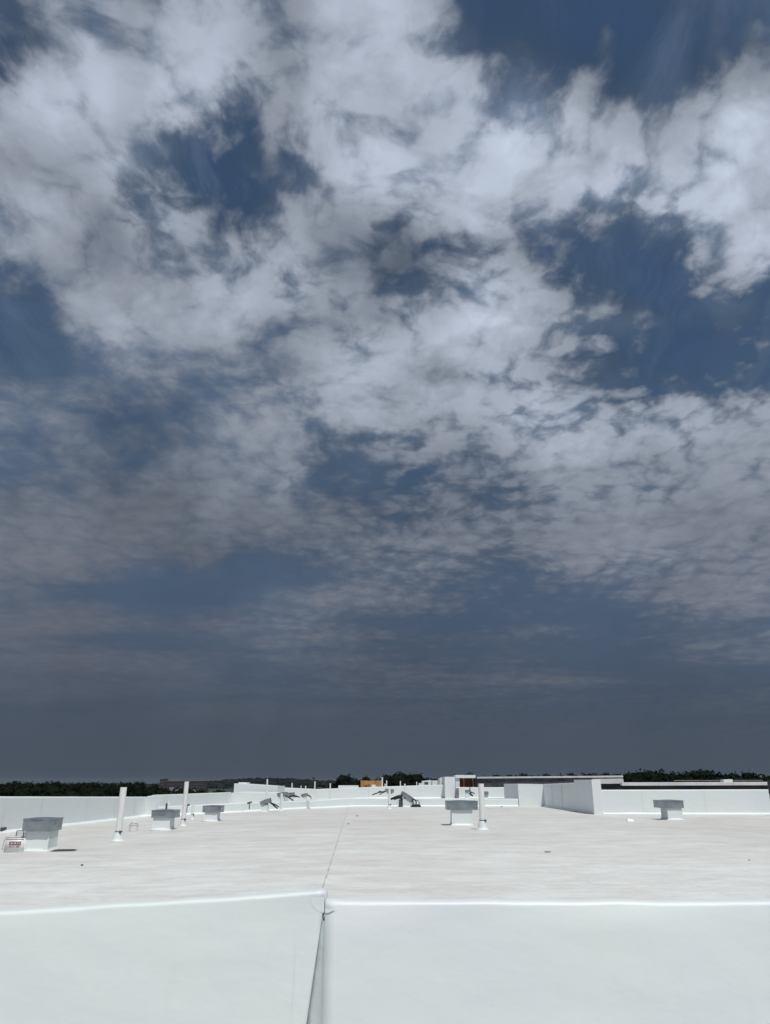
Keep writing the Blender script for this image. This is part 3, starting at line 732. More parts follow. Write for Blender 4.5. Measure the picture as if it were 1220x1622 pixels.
hose(t5, ty, [([(611, 1253.5), (604, 1254.5), (598, 1256), (590, 1259)], .07), ([(609, 1255), (603, 1254), (600, 1253.3)], .07), ([(607, 1255), (604, 1257), (601, 1259)], .05)])
t6, ty = roof_vent('vent with its hood slid off to the right and black cables spilling out', (638.5, 652), 1278.2, 1265, (634.5, 656), (1258.5, 1265.3), 0.7, 0.78, roll=31, group=GT)
yy = ty - 0.25
hose(t6, yy, [([(638, 1261.5), (632, 1261), (626, 1263), (619, 1266)], .10), ([(637, 1262.5), (631, 1263), (624, 1266.5)], .08), ([(636, 1263), (628, 1265), (620, 1265)], .06),
              ([(637, 1264), (635, 1268), (633, 1272), (634, 1278)], .045), ([(637.5, 1265), (636, 1270), (637, 1275), (636.5, 1278.4)], .045), ([(635, 1264), (632.5, 1268), (634.5, 1273), (632.5, 1278)], .04), ([(632.5, 1278.2), (635, 1278.4), (638, 1278.4)], .05),
              ([(653, 1267), (657, 1266.5), (659.5, 1270), (659, 1277)], .05), ([(652, 1268), (655, 1270), (655.5, 1274)], .035), ([(657, 1267), (662, 1268), (664.5, 1272), (663, 1276)], .03)])
pile = MB()
for i in range(14):
    a = rng.uniform(0, 6.28); c_ = at(rng.uniform(654, 664), 1278.6, yy - 0.1)
    c_.z = 0.03 + rng.uniform(0, 0.1)
    pile.tube([c_ + Vector((0.22 * math.cos(a), 0.15 * math.sin(a), 0)), c_ + Vector((0, 0, 0.03)), c_ - Vector((0.22 * math.cos(a), 0.15 * math.sin(a), 0))], 0.04)
tag(pile.build('cable_coil', M_RUB, smooth=True), 'flat black coil of cable on the roof beside the slid off hood', 'cable')
t7, ty = roof_vent('small upright grey vent with open flap below the timber shelter', (738, 743), 1264, 1254.5, (737.5, 746), (1251.5, 1255), 0.5, 0.6, Y=79, group=GT)
hose(t7, ty, [([(745, 1254.5), (748, 1255.5), (752, 1257)], .07), ([(744, 1256), (746.5, 1259), (749, 1260.5)], .11)])
MB().tube([at(744.5, 1251.5, ty) - t7.location, at(744.5, 1247.2, ty) - t7.location], .05).build('vent_stub', M_RUB, t7)
t8, ty = roof_vent('far grey hood just right of the tall pipe, low against the white wall', (767, 773), 1268, 1259, (766, 774), (1254, 1259.3), 0.5, 0.7, Y=78, group='hooded roof vents')
block('metal_cabinet', 'narrow grey metal cabinet against the wall below the shelter', 'cabinet', fx(722.5, 1255, 80.5), fx(727, 1255, 80.5), 80.5, 81.5, 0, at(725, 1248.3, 80.5).z, mat_=M_GALV, bev=0.02)

# ------------------------------------------------------------------ pipes
def vent_pipe(label, px, base_py, top_py, wpx, Y=None, boot=None, clamp=True, m_=None):
    """boot: (half width px, height px)"""
    if Y is None: p = fl(px, base_py); Y = p.y; x = p.x
    else: x = fx(px, base_py, Y)
    zf = floor_z(x, Y); z1 = at(0, top_py, Y).z
    r = wpx / 2 / F * Y / ray(px, base_py).y * 1.0
    t = empty('vent_pipe', (x, Y, zf)); tag(t, label, 'pipe', 'white vent pipes')
    h = z1 - zf
    MB().lathe([(r, 0.0), (r, h), (r * 0.84, h), (r * 0.84, h - 0.5 * min(1, h))], 20, cap=False).build('pipe_shaft', m_ or M_PVC, t, smooth=False)
    MB().lathe([(r * 0.85, h - 0.3), (0.001, h - 0.3)], 12, cap=False).build('pipe_bore', M_DARK, t)
    if boot:
        q = F / Y * ray(px, base_py).y
        br, bh = boot[0] / q, boot[1] / q
        MB().lathe([(br * 1.35, 0.006), (br * 1.3, 0.016), (br, 0.03), (br * 0.96, bh * 0.35), (r * 1.25, bh * 0.85), (r * 1.12, bh)], 24, cap=False).build('pipe_boot', M_WALL, t, smooth=True)
        if clamp:
            c = MB().lathe([(r * 1.14, bh - 0.03), (r * 1.16, bh - 0.03), (r * 1.16, bh + 0.012), (r * 1.02, bh + 0.012)], 20, cap=False).build('hose_clamp', M_CLAMP, t)
            MB().box((r * 0.55, -r * 1.3, bh - 0.035), (r * 0.55 + 0.07, -r * 1.05, bh + 0.03)).build('clamp_screw', M_CLAMP, c)
    return t
vent_pipe('tall white pipe at left with conical boot, between the first two vents', 186.5, 1332.5, 1247, 10.3, boot=(8.8, 14))
vent_pipe('tall white pipe right of the second vent on the left', 290, 1308.5, 1238, 7, boot=(5, 10))
vent_pipe('short white pipe in front of the left kerb, right of the second tall one', 304.5, 1298, 1274, 4.2, boot=(3.4, 7))
vent_pipe('thick white pipe with dark clamp right beside the big grey hood', 765, 1314.5, 1241.3, 9.2, boot=(8, 14))
vent_pipe('slim white pipe with wide boot in front of the centre kerb', 617, 1281.8, 1249, 3.8, boot=(3.6, 7))
vent_pipe('short thick white pipe right of the nearest tilted hood vent', 445, 1284.5, 1256.5, 4.2, boot=(3, 2.5), clamp=False)
vent_pipe('small white standpipe behind the hood of the second vent', 266, 1285, 1268.5, 2.6, Y=42.6, boot=None)
for lab, px, top, wpx, Y, bot in (
    ('tall thin white pipe standing before the sloping bulkhead', 422, 1234.3, 2.4, 63, 1268),
    ('thin white pipe before the far hill, left of the three slender ones', 462.3, 1240.3, 2.0, 86, 1256),
    ('slender white pipe in the middle, over the far wall left of centre', 476.5, 1244.6, 1.3, 76, 1262),
    ('slender grey white pipe above the small tilted hood', 483.8, 1244.8, 1.8, 74, 1262),
    ('white pipe under the far mast, on the third roof', 498.6, 1237.8, 2.0, 105, 1254),
    ('thin white pipe left of the low wide bulkhead', 522.8, 1240.8, 1.9, 80, 1262),
    ('thin pale line of a pipe below the plywood panel', 584, 1247, 1.2, 81, 1262),
    ('white pipe at the right end of the plywood panel', 605.6, 1231, 2.2, 108, 1252),
    ('white pipe just right of the plywood panel, the taller of a close pair', 612.6, 1236.3, 1.7, 100, 1252),
    ('shorter pipe of the close pair right of the plywood panel', 610.2, 1241.3, 2.0, 98, 1252),
    ('thin white pipe against the dark trees right of the centre', 634.4, 1237.2, 1.7, 96, 1252),
    ('thicker short white pipe over the slid off hood', 641.5, 1241.5, 2.3, 79, 1258),
    ('small dark grey pipe stub against the trees, left of the white penthouse', 660.3, 1238.2, 1.3, 100, 1250),
    ('short slim pipe beside the grey cabinet, above the big hood', 719.5, 1258, 1.5, 70, 1268)):
    vent_pipe(lab, px, bot, top, wpx, Y=Y)

# ------------------------------------------------------------------ penthouse, shelter, plywood
block('roof_penthouse', 'plain white penthouse wall left of the timber lined shelter', 'penthouse', fx(705, 1245, 81.0), fx(721.3, 1245, 81.0), 81.0, 88, 0, at(713, 1230.4, 81.0).z)
pa = block('roof_block', 'low white stepped block with sloping grey top left of the penthouse', 'roof block', fx(697, 1240, 84), fx(704.6, 1240, 84), 84, 87, 0, at(697, 1233.5, 84).z, at(704.6, 1231.3, 84).z)
ac = block('roof_cabinet', 'white roof cabinet with dark louvred opening before the dark trees', 'cabinet', fx(669, 1240, 88), fx(683.5, 1240, 88), 88, 90, 0, at(670, 1237.2, 88).z, at(683, 1235.6, 88).z)
for i in range(4):
    zl_ = at(675, 1242.2 - i * 0.9, 88).z
    MB().box((fx(672.5, 1240, 88), 87.96, zl_), (fx(678.5, 1240, 88), 88.02, zl_ + 0.05)).build('louvre', M_CLAMP, ac)
block('roof_cabinet', 'low white cabinet between the louvred one and the penthouse', 'cabinet', fx(685, 1240, 87), fx(696.6, 1240, 87), 87, 89, 0, at(690, 1236.2, 87).z)
block('roof_block', 'small low white box on the wall at the left of the louvred cabinet', 'roof block', fx(664, 1240, 86), fx(668.6, 1240, 86), 86, 88, 0, at(666, 1240.6, 86).z)
sy = 83.0
sh = empty('timber_shelter', (fx(738, 1247, sy), sy, 0)); tag(sh, 'white roofed shelter lined with red brown timber boards', 'shelter')
S = lambda p: p - sh.location
x0, x1 = fx(721.6, 1240, sy), fx(753.5, 1240, sy); zt_, zb_ = at(0, 1227.6, sy).z, at(0, 1247.5, sy).z
b = MB().box(S(Vector((x0, sy - 0.15, zt_ - 0.3))), S(Vector((x1, sy + 2.6, zt_)))); b.bevel(0.05, 2); b.build('shelter_roof', M_WALL, sh)
xw = fx(728.2, 1240, sy)
MB().box(S(Vector((x0 + 0.02, sy, zb_ - 1))), S(Vector((xw, sy + 2.5, zt_ - 0.303)))).build('side_wall', M_WALL, sh)
xr = fx(752.2, 1240, sy); nb = 9; bwid = (xr - xw) / nb
for i in range(nb):
    MB().box(S(Vector((xw + bwid * i + 0.006, sy + 0.9 + 0.012 * (i % 2), zb_ - 0.6))), S(Vector((xw + bwid * (i + 1) - 0.006, sy + 0.95, zt_ - 0.303)))).build('board', M_WOOD, sh)
for px in (735.2, 749.8):
    xx = fx(px, 1240, sy); MB().box(S(Vector((xx - 0.05, sy + 0.2, zb_ - 0.6))), S(Vector((xx + 0.05, sy + 0.3, zt_ - 0.303)))).build('timber_post', M_PLY, sh)
MB().box(S(Vector((xr, sy + 0.3, zb_ - 0.6))), S(Vector((xr + 0.25, sy + 2.4, zt_ - 0.303)))).build('end_wall', M_DARK, sh)
py_ = 112.0
pn = empty('plywood_panel', (fx(588, 1247, py_), py_, 0)); tag(pn, 'orange brown plywood enclosure standing behind the middle white wall', 'plywood panel')
S2 = lambda p: p - pn.location
z0_, z1_ = 0.0, at(0, 1236.3, py_).z
for i in range(3):
    xa, xb_ = fx(571.3 + 11.6 * i, 1240, py_), fx(571.3 + 11.6 * (i + 1), 1240, py_)
    MB().box(S2(Vector((xa + 0.01, py_ + 0.01 * i, z0_))), S2(Vector((xb_ - 0.01, py_ + 0.06 + 0.01 * i, z1_ - 0.03 * (i % 2))))).build('plywood_sheet', M_PLY, pn)
MB().box(S2(Vector((fx(571, 1240, py_), py_ + 0.09, z1_ - 0.16))), S2(Vector((fx(606, 1240, py_), py_ + 0.2, z1_ - 0.04)))).build('top_rail', M_PLY, pn)
for px in (573, 590, 604):
    xx = fx(px, 1240, py_); MB().box(S2(Vector((xx - 0.05, py_ + 0.09, 0))), S2(Vector((xx + 0.05, py_ + 0.19, z1_ - 0.17)))).build('stud', M_PLY, pn)
block('roof_block', 'small white box in front of the plywood panel', 'roof block', fx(589, 1245, 104), fx(595, 1245, 104), 104, 105, 0, at(592, 1243, 104).z)
sc_b = MB()
for i in range(9):
    c_ = at(rng.uniform(580, 588), 1246, 105); c_.z = at(0, rng.uniform(1243.5, 1247), 105).z
    sc_b.tube([c_, c_ + Vector((rng.uniform(-.4, .4), 0, rng.uniform(-.2, .2)))], 0.05)
tag(sc_b.build('hose_bundle', M_RUB), 'tangle of black hoses in front of the plywood panel', 'hose')
sc_b = MB()
for i in range(12):
    c_ = at(rng.uniform(503, 519), 1248, 90); c_.z = at(0, rng.uniform(1247.3, 1249.3), 90).z
    sc_b.tube([c_, c_ + Vector((rng.uniform(-.5, .5), 0, rng.uniform(-.12, .12)))], 0.06)
tag(sc_b.build('hose_bundle', M_RUB), 'low black tangle of hoses on the far wall left of the middle', 'hose')
o = block('roof_box', 'small white box on the pale coping at the far right', 'box', fx(1145.5, 1238, yb + 0.02), fx(1159.5, 1238, yb + 0.02), yb - 0.1, yb + 0.4, at(0, 1239.7, yb).z + 0.02, at(1150, 1235.0, yb).z, at(1159, 1234.3, yb).z)
b = MB()
rail0, rail1 = at(1068, 1236.6, yb + 2.2), at(1208, 1236.2, yb + 2.2)
b.tube([rail0, rail1], 0.03, 6)
ro = b.build('guard_rail', M_CLAMP); tag(ro, 'thin grey rail above the black bitumen wall at the right', 'rail')
for i in range(6):
    p = rail0.lerp(rail1, i / 5); MB().tube([Vector((p.x, p.y, -0.03)), p], 0.025).build('rail_post', M_CLAMP, ro)

# ------------------------------------------------------------------ loose things
# white jug with red label left of the first vent
def rounded_pail(name, label, px0, px1, base, top, Y, label_on=True):
    x0, x1 = fx(px0, base, Y), fx(px1, base, Y); zf = floor_z(x0, Y); h = at(0, top, Y).z - zf; w2 = (x1 - x0) / 2
    t = empty(name, ((x0 + x1) / 2, Y + 0.15, zf + 0.012)); tag(t, label, 'container')
    b = MB().box((-w2, -0.14, 0), (w2, 0.14, h), taper=0.012); b.bevel(0.04, 3); b.build('jug_body', M_PAIL, t, smooth=True)
    b = MB(); n = 14
    b.tube([Vector((-w2 - 0.02 + 0.0, -0.15, h * 0.15))] + [Vector((-w2 - 0.03 + 0.06 * (1 - math.cos(math.pi / 2 * i / n)), -0.15, h * 0.2 + (h * 0.85) * math.sin(math.pi / 2 * i / n))) for i in range(n + 1)] + [Vector((w2 - 0.02, -0.15, h * 1.05))], 0.006, 5)
    b.build('wire_handle', M_CLAMP, t)
    b = MB(); b.box((-w2 + 0.05, -0.1, h), (w2 - 0.12, 0.1, h + 0.035)); b.bevel(0.012, 2); b.build('jug_lid', M_PAIL, t)
    return t, w2, h
jy = fl(18, 1350.5).y + 0.05
jt, w2, h = rounded_pail('plastic_jug', 'white plastic jug with red printed band left of the large hood vent', 5, 36.5, 1349.8, 1328.5, jy)
u = 2 * w2 / 31.5
MB().box((-w2 + 7 * u, -0.1445, h * 0.50), (-w2 + 26 * u, -0.1395, h * 0.50 + 5.3 * u)).build('label_band', M_RED, jt)
# small illegible print: short strokes in white and grey
wp = MB()
for i, xx in enumerate((10.2, 12.0, 15.0, 16.2, 17.4, 20.5, 22.6)): wp.box((-w2 + xx * u, -0.1475, h * 0.5 + 2.0 * u), (-w2 + (xx + (0.8 if i % 3 else 1.3)) * u, -0.1455, h * 0.5 + 3.6 * u))
wp.build('band_print', M_PAIL, jt)
wp = MB()
for i, xx in enumerate((8, 9.6, 12.2, 14.8, 18.6, 20, 21.6, 23)): wp.box((-w2 + xx * u, -0.1435, h * 0.5 - 3.4 * u), (-w2 + (xx + 1.0) * u, -0.1385, h * 0.5 - (1.9 - 0.5 * (i % 2)) * u))
wp.build('small_print', M_INK, jt)
# dark framed clear crate behind
cy_ = jy + 0.6
fx0, fx1 = fx(24, 1326, cy_), fx(38, 1326, cy_); zc = floor_z(fx0, cy_); zt_ = at(0, 1316.5, cy_).z
ct = empty('tool_crate', ((fx0 + fx1) / 2, cy_ + 0.15, zc + 0.01)); tag(ct, 'pale crate with thin dark frame behind the white jug', 'crate')
w2 = (fx1 - fx0) / 2; h = zt_ - zc
b = MB().box((-w2 + 0.012, -0.14, 0), (w2 - 0.012, 0.14, h - 0.04)); b.bevel(0.012, 2); b.build('crate_body', M_PAIL, ct)
b = MB()
for s in (-1, 1): b.tube([(s * w2, -0.15, 0.01), (s * (w2 - 0.03), -0.15, h)], 0.012)
b.tube([(-w2 + 0.03, -0.15, h), (w2 - 0.03, -0.15, h)], 0.01); b.build('crate_frame', M_CLAMP, ct)
# white bucket with wire handle by the second vent
by = fl(211, 1316.5).y
bx_, zf = fx(211, 1316.5, by), floor_z(fx(211, 1316.5, by), by)
t = empty('white_bucket', (bx_, by, zf + 0.008)); tag(t, 'open white bucket with a rag over its rim near the left parapet', 'bucket')
q = F / by * ray(211, 1316).y; r0, hh = 7.2 / q, 10.5 / q
MB().lathe([(r0 * 0.86, 0), (r0, hh), (r0 * 1.06, hh), (r0 * 1.06, hh - 0.03), (r0 * 1.0, hh - 0.03)], 24, cap=False).build('bucket_body', M_PAIL, t)
MB().lathe([(0.001, 0.01), (r0 * 0.86, 0.01)], 24, cap=False).build('bucket_bottom', M_PAIL, t)
MB().tube([(-r0 * 0.6, -0.02, hh + 0.01), (-r0 * 0.2, 0, hh + 0.06), (r0 * 0.7, 0.02, hh + 0.015)], 0.035).build('rag', M_PAIL, t, smooth=True)
def scrap(label, px, py, wpx, hpx, m_, seed, name='roofing_scrap_or_shade_strip'):
    p = fl(px, py); q = F / p.y * ray(px, py).y
    b = MB(); a = wpx / 2 / q; hz = hpx / q
    b.box((-a, -a * 0.7, 0), (a, a * 0.7, hz), taper=a * 0.25)
    for v_ in b.b.verts: v_.co += Vector((nz.noise(v_.co * 9 + Vector((seed, 0, 0))), nz.noise(v_.co * 9 + Vector((0, seed, 0))), 0.4 * nz.noise(v_.co * 7 + Vector((0, 0, seed))))) * a * 0.5
    b.bevel(a * 0.12, 1)
    o = b.build(name, m_); o.location = p + Vector((0, 0, 0.008)); tag(o, label, 'scrap')
    return o
scrap('small black scrap lying alone on the left foreground roof', 130, 1371.5, 4, 1.6, M_RUB, 1)
scrap('flat dark grey strip standing for the hood shadow on the roof right of the large hood vent', 103, 1347.5, 38, 0.8, M_CLAMP, 9)  # dark strip added to stand for the shadow of the vent hood
scrap('pale lump of membrane on the roof before the right parapet', 998.5, 1301, 10.5, 3.2, M_WALL, 2)
scrap('flat dark scrap on the roof near the centre kerb', 565.5, 1293, 4.5, 0.8, M_CLAMP, 3)
scrap('small dark lump on the roof along the ridge seam', 552, 1305.5, 3.2, 1.0, M_CLAMP, 4)
scrap('thin brown scrap in the middle foreground of the roof', 868, 1350, 9, 0.5, M_CLAMP, 5)
scrap('tiny dark speck of scrap at the right of the roof', 1187, 1363.5, 3, 1.0, M_RUB, 6)
scrap('small grey pebble near the foot of the right side of the kerb', 795, 1278.6, 2.6, 1.6, M_CLAMP, 7)
# puddle of wires on the left shaded wall and the kerb: short dark drain stubs
for lab, px, py, Y in (('small dark fitting on the kerb right of the second tall pipe', 296.5, 1275.6, 42.2), ('dark stub on the kerb above the small hood vent', 395.5, 1271.2, 45.8)):
    p = at(px, py, Y); b = MB()
    b.tube([p + Vector((-0.12, 0, -0.05)), p, p + Vector((0.13, 0, 0.03))], 0.05); b.tube([p + Vector((0, 0, -0.35)), p], 0.03)
    tag(b.build('pipe_fitting', M_CLAMP, smooth=True), lab, 'fitting')
p = at(265, 1272.5, 45); b = MB(); b.tube([Vector((p.x, p.y, floor_z(p.x, p.y))), p], 0.09); tag(b.build('pipe_fitting', M_CLAMP), 'dark grey stub just behind the small white standpipe', 'fitting')

# ------------------------------------------------------------------ trees
def crown_mesh(name, seed, H, W, n=3600, leaf=0.52):
    r = random.Random(seed); bm = bmesh.new()
    lobes = []
    for i in range(15):
        a = r.uniform(0, 6.28); d = r.uniform(0.1, 0.62) * W / 2; z = H * r.uniform(0.25, 0.80)
        lobes.append((Vector((d * math.cos(a), d * math.sin(a), z)), W * r.uniform(0.18, 0.29)))
    lobes.append((Vector((0, 0, H * 0.85)), H * 0.14))
    for i in range(n):
        c, rad = lobes[i % len(lobes)]
        d = Vector((r.gauss(0, 1), r.gauss(0, 1), r.gauss(0, 0.85))).normalized()
        P = c + d * rad * (r.random() ** 0.4) * r.uniform(0.85, 1.12)
        a = d.lerp(Vector((r.gauss(0, 1), r.gauss(0, 1), r.gauss(0, 1))), 0.55).normalized()
        u = a.orthogonal().normalized(); u.rotate(Matrix.Rotation(r.uniform(0, 6.28), 3, a)); v = a.cross(u)
        s = leaf * r.uniform(0.5, 1.15)
        bm.faces.new([bm.verts.new(P + u * s * k + v * s * q) for k, q in ((-.5, -.3), (.1, -.55), (.55, .05), (.05, .5))])
    for c, rad in lobes:                                       # the dense inside of each bough, which no light passes
        g_ = bmesh.ops.create_icosphere(bm, subdivisions=2, radius=rad * 0.8, matrix=Matrix.Translation(c))
        for v_ in g_['verts']: v_.co = c + (v_.co - c) * (1 + 0.35 * nz.noise(v_.co * 0.9 + Vector((seed, 0, 0))))
    me = bpy.data.meshes.new(name); bm.to_mesh(me); bm.free(); me.materials.append(M_LEAF); return me
def trunk_mesh(seed, H, W):
    r = random.Random(seed); b = MB()
    b.tube([(0, 0, -0.3), (0.1, 0.05, H * 0.25), (-0.05, 0.1, H * 0.55), (0.05, 0, H * 0.8)], H * 0.03, 8, H * 0.008)
    for i in range(6):
        a = i * 1.05 + r.uniform(-.3, .3); z = H * r.uniform(0.28, 0.5)
        b.tube([(0, 0, z), (W * .15 * math.cos(a), W * .15 * math.sin(a), z + H * .1), (W * .33 * math.cos(a), W * .33 * math.sin(a), z + H * .2)], H * 0.012, 6, H * 0.004)
    bmesh.ops.recalc_face_normals(b.b, faces=b.b.faces)
    me = bpy.data.meshes.new('trunk'); b.b.to_mesh(me); b.b.free(); me.materials.append(M_TRUNK); return me
TREES = [(crown_mesh('crown', 40 + i, 12.0, 9.0 + i % 3), trunk_mesh(60 + i, 12.0, 9.0)) for i in range(5)]
def tree(px, top_py, Y, wide=1.0, label=None, group=None, i=[0]):
    top = at(px, top_py, Y); H = top.z - (GZ + 0.0)
    k = i[0]; i[0] += 1
    cm, tm = TREES[k % len(TREES)]
    t = empty('broadleaf_tree', (top.x, Y, GZ), rng.uniform(0, 6.28)); s = H / 11.8; t.scale = (s * wide, s * wide, s)
    for nm, me in (('crown', cm), ('trunk', tm)):
        o = bpy.data.objects.new(nm, me); C.objects.link(o); o.parent = t
    tag(t, label, 'tree', group)
L1, GL1 = 'dark broadleaf tree in the black row above the left parapet', 'trees above the left parapet'
for px, py in ((-60, 1236), (-28, 1238), (2, 1239.5), (25, 1234.5), (50, 1237.5), (72, 1239), (92, 1237), (114, 1239.5), (133, 1238.5), (155, 1239.5), (180, 1239.5), (206, 1238.5), (227, 1237.5), (246, 1241), (-45, 1238), (-12, 1239), (14, 1237.5), (38, 1238.5), (62, 1239), (83, 1238), (103, 1239), (124, 1238.5), (144, 1239.5), (168, 1239), (193, 1239), (217, 1238)):
    tree(px, py + rng.uniform(-1.2, 1.2), rng.uniform(200, 240), rng.uniform(.6, .85), L1, GL1)
for px, py in ((-40, 1243), (12, 1244), (60, 1244.5), (105, 1245), (150, 1244), (195, 1245), (240, 1247), (262, 1247), (285, 1249), (320, 1250), (350, 1250)):
    tree(px, py, rng.uniform(150, 175), 1.25, 'lower dark tree close behind the left parapet' if px < 245 else 'low dark tree in front of the brick buildings', 'lower trees behind the left parapet' if px < 245 else 'low trees before the brick buildings')
for px, py, Y, wd in ((527, 1240, 210, 1.1), (540, 1235, 205, 1), (553, 1227, 200, .85), (566, 1234, 215, 1), (580, 1229, 200, .9), (598, 1233, 205, 1), (612, 1230, 200, .9), (625, 1227, 190, 1), (636, 1223.5, 185, 1), (650, 1225, 190, 1), (662, 1224, 188, .95), (676, 1231, 200, 1), (690, 1235, 220, 1), (510, 1243, 240, 1.2), (560, 1240, 170, 1.3), (600, 1240, 170, 1.3), (645, 1236, 165, 1.3)):
    tree(px, py, Y, wd, {553: 'round headed dark tree just left of the plywood panel, standing above its neighbours', 580: 'small round dark tree peeping over the plywood panel', 636: 'tallest dark tree of the middle clump, right of the plywood panel',
        662: 'dark tree at the right shoulder of the middle clump', 690: 'low dark tree behind the white roof cabinets', 510: 'lowest dark tree of the clump, under the far mast'}.get(px, 'dark tree in the clump behind the plywood panel and middle wall'), 'clump of trees behind the middle')
for px, py, Y, wd in ((722, 1228, 240, 1), (742, 1224.5, 235, .9), (768, 1228.5, 260, .9), (785, 1226, 250, .8), (808, 1226, 250, 1), (829, 1225.5, 240, 1.1), (853, 1227.5, 260, 1), (866, 1224.5, 240, 1), (888, 1226.5, 250, 1), (906, 1223.5, 240, 1.1), (925, 1225, 240, 1), (945, 1226, 245, 1), (960, 1223, 240, 1), (978, 1224.5, 240, 1), (700, 1232, 240, 1.1), (760, 1231, 250, 1.2), (845, 1229, 260, 1.2)):
    tree(px, py, Y, wd, {722: 'tree top seen over the penthouse roof', 742: 'tree top just above the roof of the timber shelter', 978: 'tree top at the right end of the long mansard', 700: 'dark tree left of the penthouse, above the white cabinets'}.get(px, 'tree top peeking over the long dark mansard with white coping'), 'trees behind the long mansard')
for px, py, Y, wd in ((996, 1222, 160, 1), (1012, 1220.5, 155, 1), (1030, 1221, 160, 1), (1046, 1220, 155, .9), (1064, 1223, 165, 1), (1080, 1224, 160, 1), (1096, 1220.5, 155, .95), (1111, 1217.5, 150, 1.1), (1126, 1222, 160, 1), (1143, 1224, 165, 1), (1162, 1223, 160, 1), (1183, 1221.5, 155, 1), (1197, 1226, 165, .9), (1216, 1230, 170, .9), (1240, 1226, 170, 1), (1005, 1229, 140, 1.3), (1050, 1229, 140, 1.3), (1095, 1229, 140, 1.3), (1140, 1229, 140, 1.3), (1180, 1230, 140, 1.2)):
    tree(px, py, Y, wd, {1111: 'tallest round crowned black tree behind the right parapet', 996: 'dark tree right at the end of the long mansard, first of the right hand row', 1046: 'dark tree standing above the lone hood vent on the right',
        1143: 'dark tree just left of the small white box on the coping', 1162: 'dark tree just right of the small white box on the coping', 1183: 'pointed dark tree near the right end of the row, above the grey rail', 1216: 'low dark tree at the right edge of the photo',
        1240: 'dark tree cut off by the right edge of the photo'}.get(px, 'dense black green tree behind the right parapet and its dark coping'), 'trees behind the right parapet')

# far wooded rise and everything on it
def hill(u, v):
    X = -900 + 1500 * u; Y = 1100 + 700 * v
    top = 3.0 + 9.5 * math.exp(-((X + 190) / 170) ** 2) + 1.5 * math.sin(X * 0.02) 
    return Vector((X, Y, GZ - 2 + (top + 2) * math.sin(math.pi * min(1, v * 0.9 + 0.05))))
tag(MB().grid(hill, 60, 14).build('hill', M_FAR, smooth=True), kind='structure')
b = bmesh.new(); r = random.Random(5)
for i in range(2600):
    u, v = r.random(), r.uniform(0.0, 0.75); c_ = hill(u, v); s = r.uniform(3.0, 6.0)
    M = Matrix.Translation(c_ + Vector((0, 0, 0.5))) @ Matrix.Diagonal((s * r.uniform(.9, 1.5), s, s * r.uniform(.5, .8), 1)) @ Matrix.Rotation(r.uniform(0, 6.28), 4, 'Z')
    g_ = bmesh.ops.create_icosphere(b, subdivisions=1, radius=1.0, matrix=M)
    for vv_ in g_['verts']: vv_.co += Vector((r.uniform(-.5, .5), r.uniform(-.5, .5), r.uniform(-.6, .6)))
me = bpy.data.meshes.new('woodland'); b.to_mesh(me); b.free(); me.materials.append(M_FAR)
o = bpy.data.objects.new('woodland', me); C.objects.link(o)
tag(o, 'far wooded hillside fading to blue behind the left of the middle', 'woodland', kind='stuff')
# brick buildings far off on the left
def far_building(label, px0, px1, top_py, Y, nw, rows, group='far brick apartment buildings'):
    x0, x1 = fx(px0, 1240, Y), fx(px1, 1240, Y); zt_ = at(0, top_py, Y).z; zb_ = GZ
    t = empty('brick_building', ((x0 + x1) / 2, Y, zb_)); tag(t, label, 'building', group)
    w2 = (x1 - x0) / 2; h = zt_ - zb_
    MB().box((-w2, 0, 0), (w2, 14, h)).build('wall', M_BRICK, t)
    MB().box((-w2 - 0.3, -0.3, h), (w2 + 0.3, 14.3, h + 0.5)).build('roof_edge', M_HOUSE, t)
    wm = None
    for rr_ in range(rows):
        for i in range(nw):
            xw_ = -w2 + (i + 0.5) * 2 * w2 / nw; zw = h - 2.6 - rr_ * 3.0
            if wm is None:
                o = MB().box((-0.8, -0.12, 0), (0.8, 0.05, 1.5)).build('window', M_GLASS, t); wm = o.data
            else: o = bpy.data.objects.new('window', wm); C.objects.link(o); o.parent = t
            o.location = (xw_, 0, zw)
far_building('tall narrow brick tower of the far apartment group', 253, 261, 1233.4, 900, 2, 4)
far_building('long low brick block right of the far brick tower', 262.5, 291, 1237.3, 905, 8, 3)
far_building('brick block farther right, past the second tall pipe', 300, 324, 1237.0, 890, 7, 3)
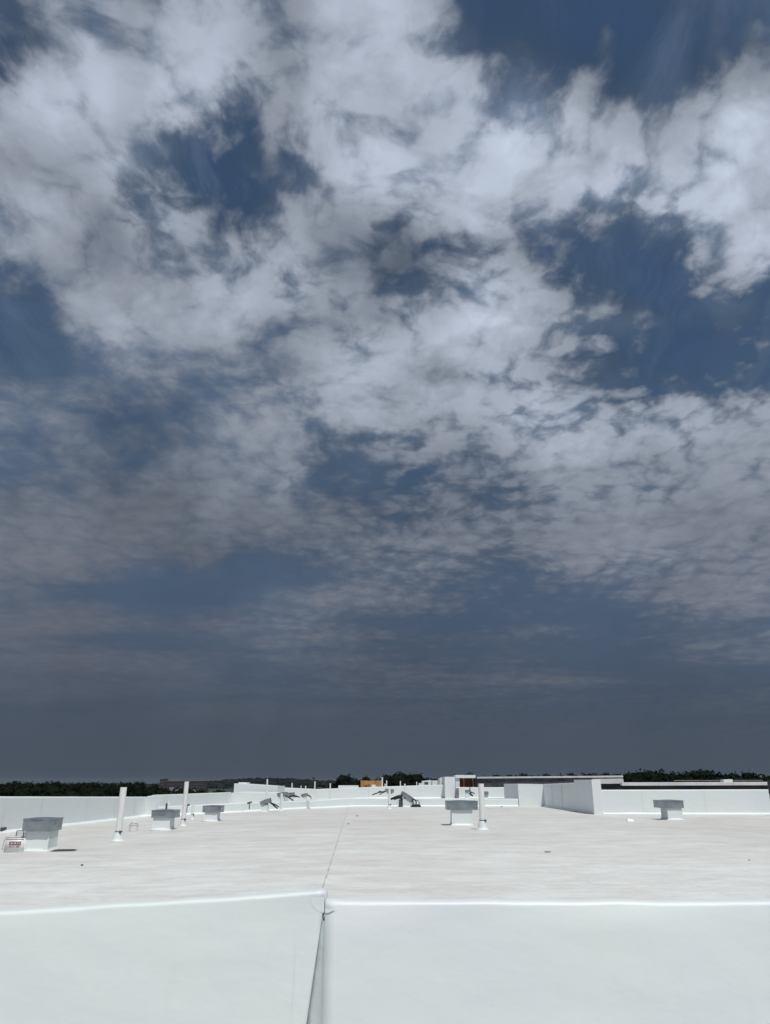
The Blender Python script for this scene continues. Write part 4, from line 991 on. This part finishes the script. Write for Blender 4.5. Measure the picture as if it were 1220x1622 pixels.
for lab, px0, px1, top, m_ in (('small pale house roof below the far brick blocks', 268, 274, 1243.2, M_HOUSE), ('pale low house at the foot of the far brick block, right of the pipe', 303, 311, 1247, M_HOUSE), ('grey low house under the far brick blocks beside the pipe', 279, 284, 1245, M_CONC)):
    Y = 620; x0, x1 = fx(px0, 1240, Y), fx(px1, 1240, Y); z = at(0, top, Y).z - 2.0
    t = empty('far_house', ((x0 + x1) / 2, Y, GZ)); tag(t, lab, 'house'); w2 = (x1 - x0) / 2; h = z - GZ
    MB().box((-w2, 0, 0), (w2, 8, h * 0.6)).build('wall', m_, t)
    MB().prism([(-w2 - .3, -0.4, h * 0.6), (w2 + .3, -0.4, h * 0.6), (w2 + .3, 4, h), (-w2 - .3, 4, h)], (0, 0, 0.25)).prism([(-w2 - .3, 8.4, h * 0.6), (w2 + .3, 8.4, h * 0.6), (w2 + .3, 4.02, h), (-w2 - .3, 4.02, h)], (0, 0, 0.25)).build('roof', M_ROOFT, t)
# mast on the hill
mp = at(496.8, 1240, 1350); mt_ = at(496.8, 1231.5, 1350).z
t = empty('radio_mast', (mp.x, 1350, GZ)); tag(t, 'dark mast with wide head far away on the wooded hill', 'mast')
MB().tube([(0, 0, 0), (0, 0, mt_ - GZ)], 0.8, 8, 0.5).build('mast_pole', M_CLAMP, t)
MB().lathe([(0.3, mt_ - GZ - 3), (2.2, mt_ - GZ - 1.2), (2.2, mt_ - GZ), (0.3, mt_ - GZ + 0.3)], 12).build('mast_head', M_CLAMP, t)

# ------------------------------------------------------------------ the air between here and the far hills
hz = bpy.data.materials.new('haze_air'); hz.use_nodes = True; g = NG(hz.node_tree); g.n.clear()
pv = g.new('ShaderNodeVolumePrincipled'); pv.inputs['Color'].default_value = (0.72, 0.86, 1.0, 1); pv.inputs['Density'].default_value = 0.00003
oo = g.new('ShaderNodeOutputMaterial'); g.l.new(pv.outputs[0], oo.inputs['Volume'])
b = MB().box((-4200, -700, GZ - 4), (4200, 4300, 13))
tag(b.build('haze', hz), kind='stuff')
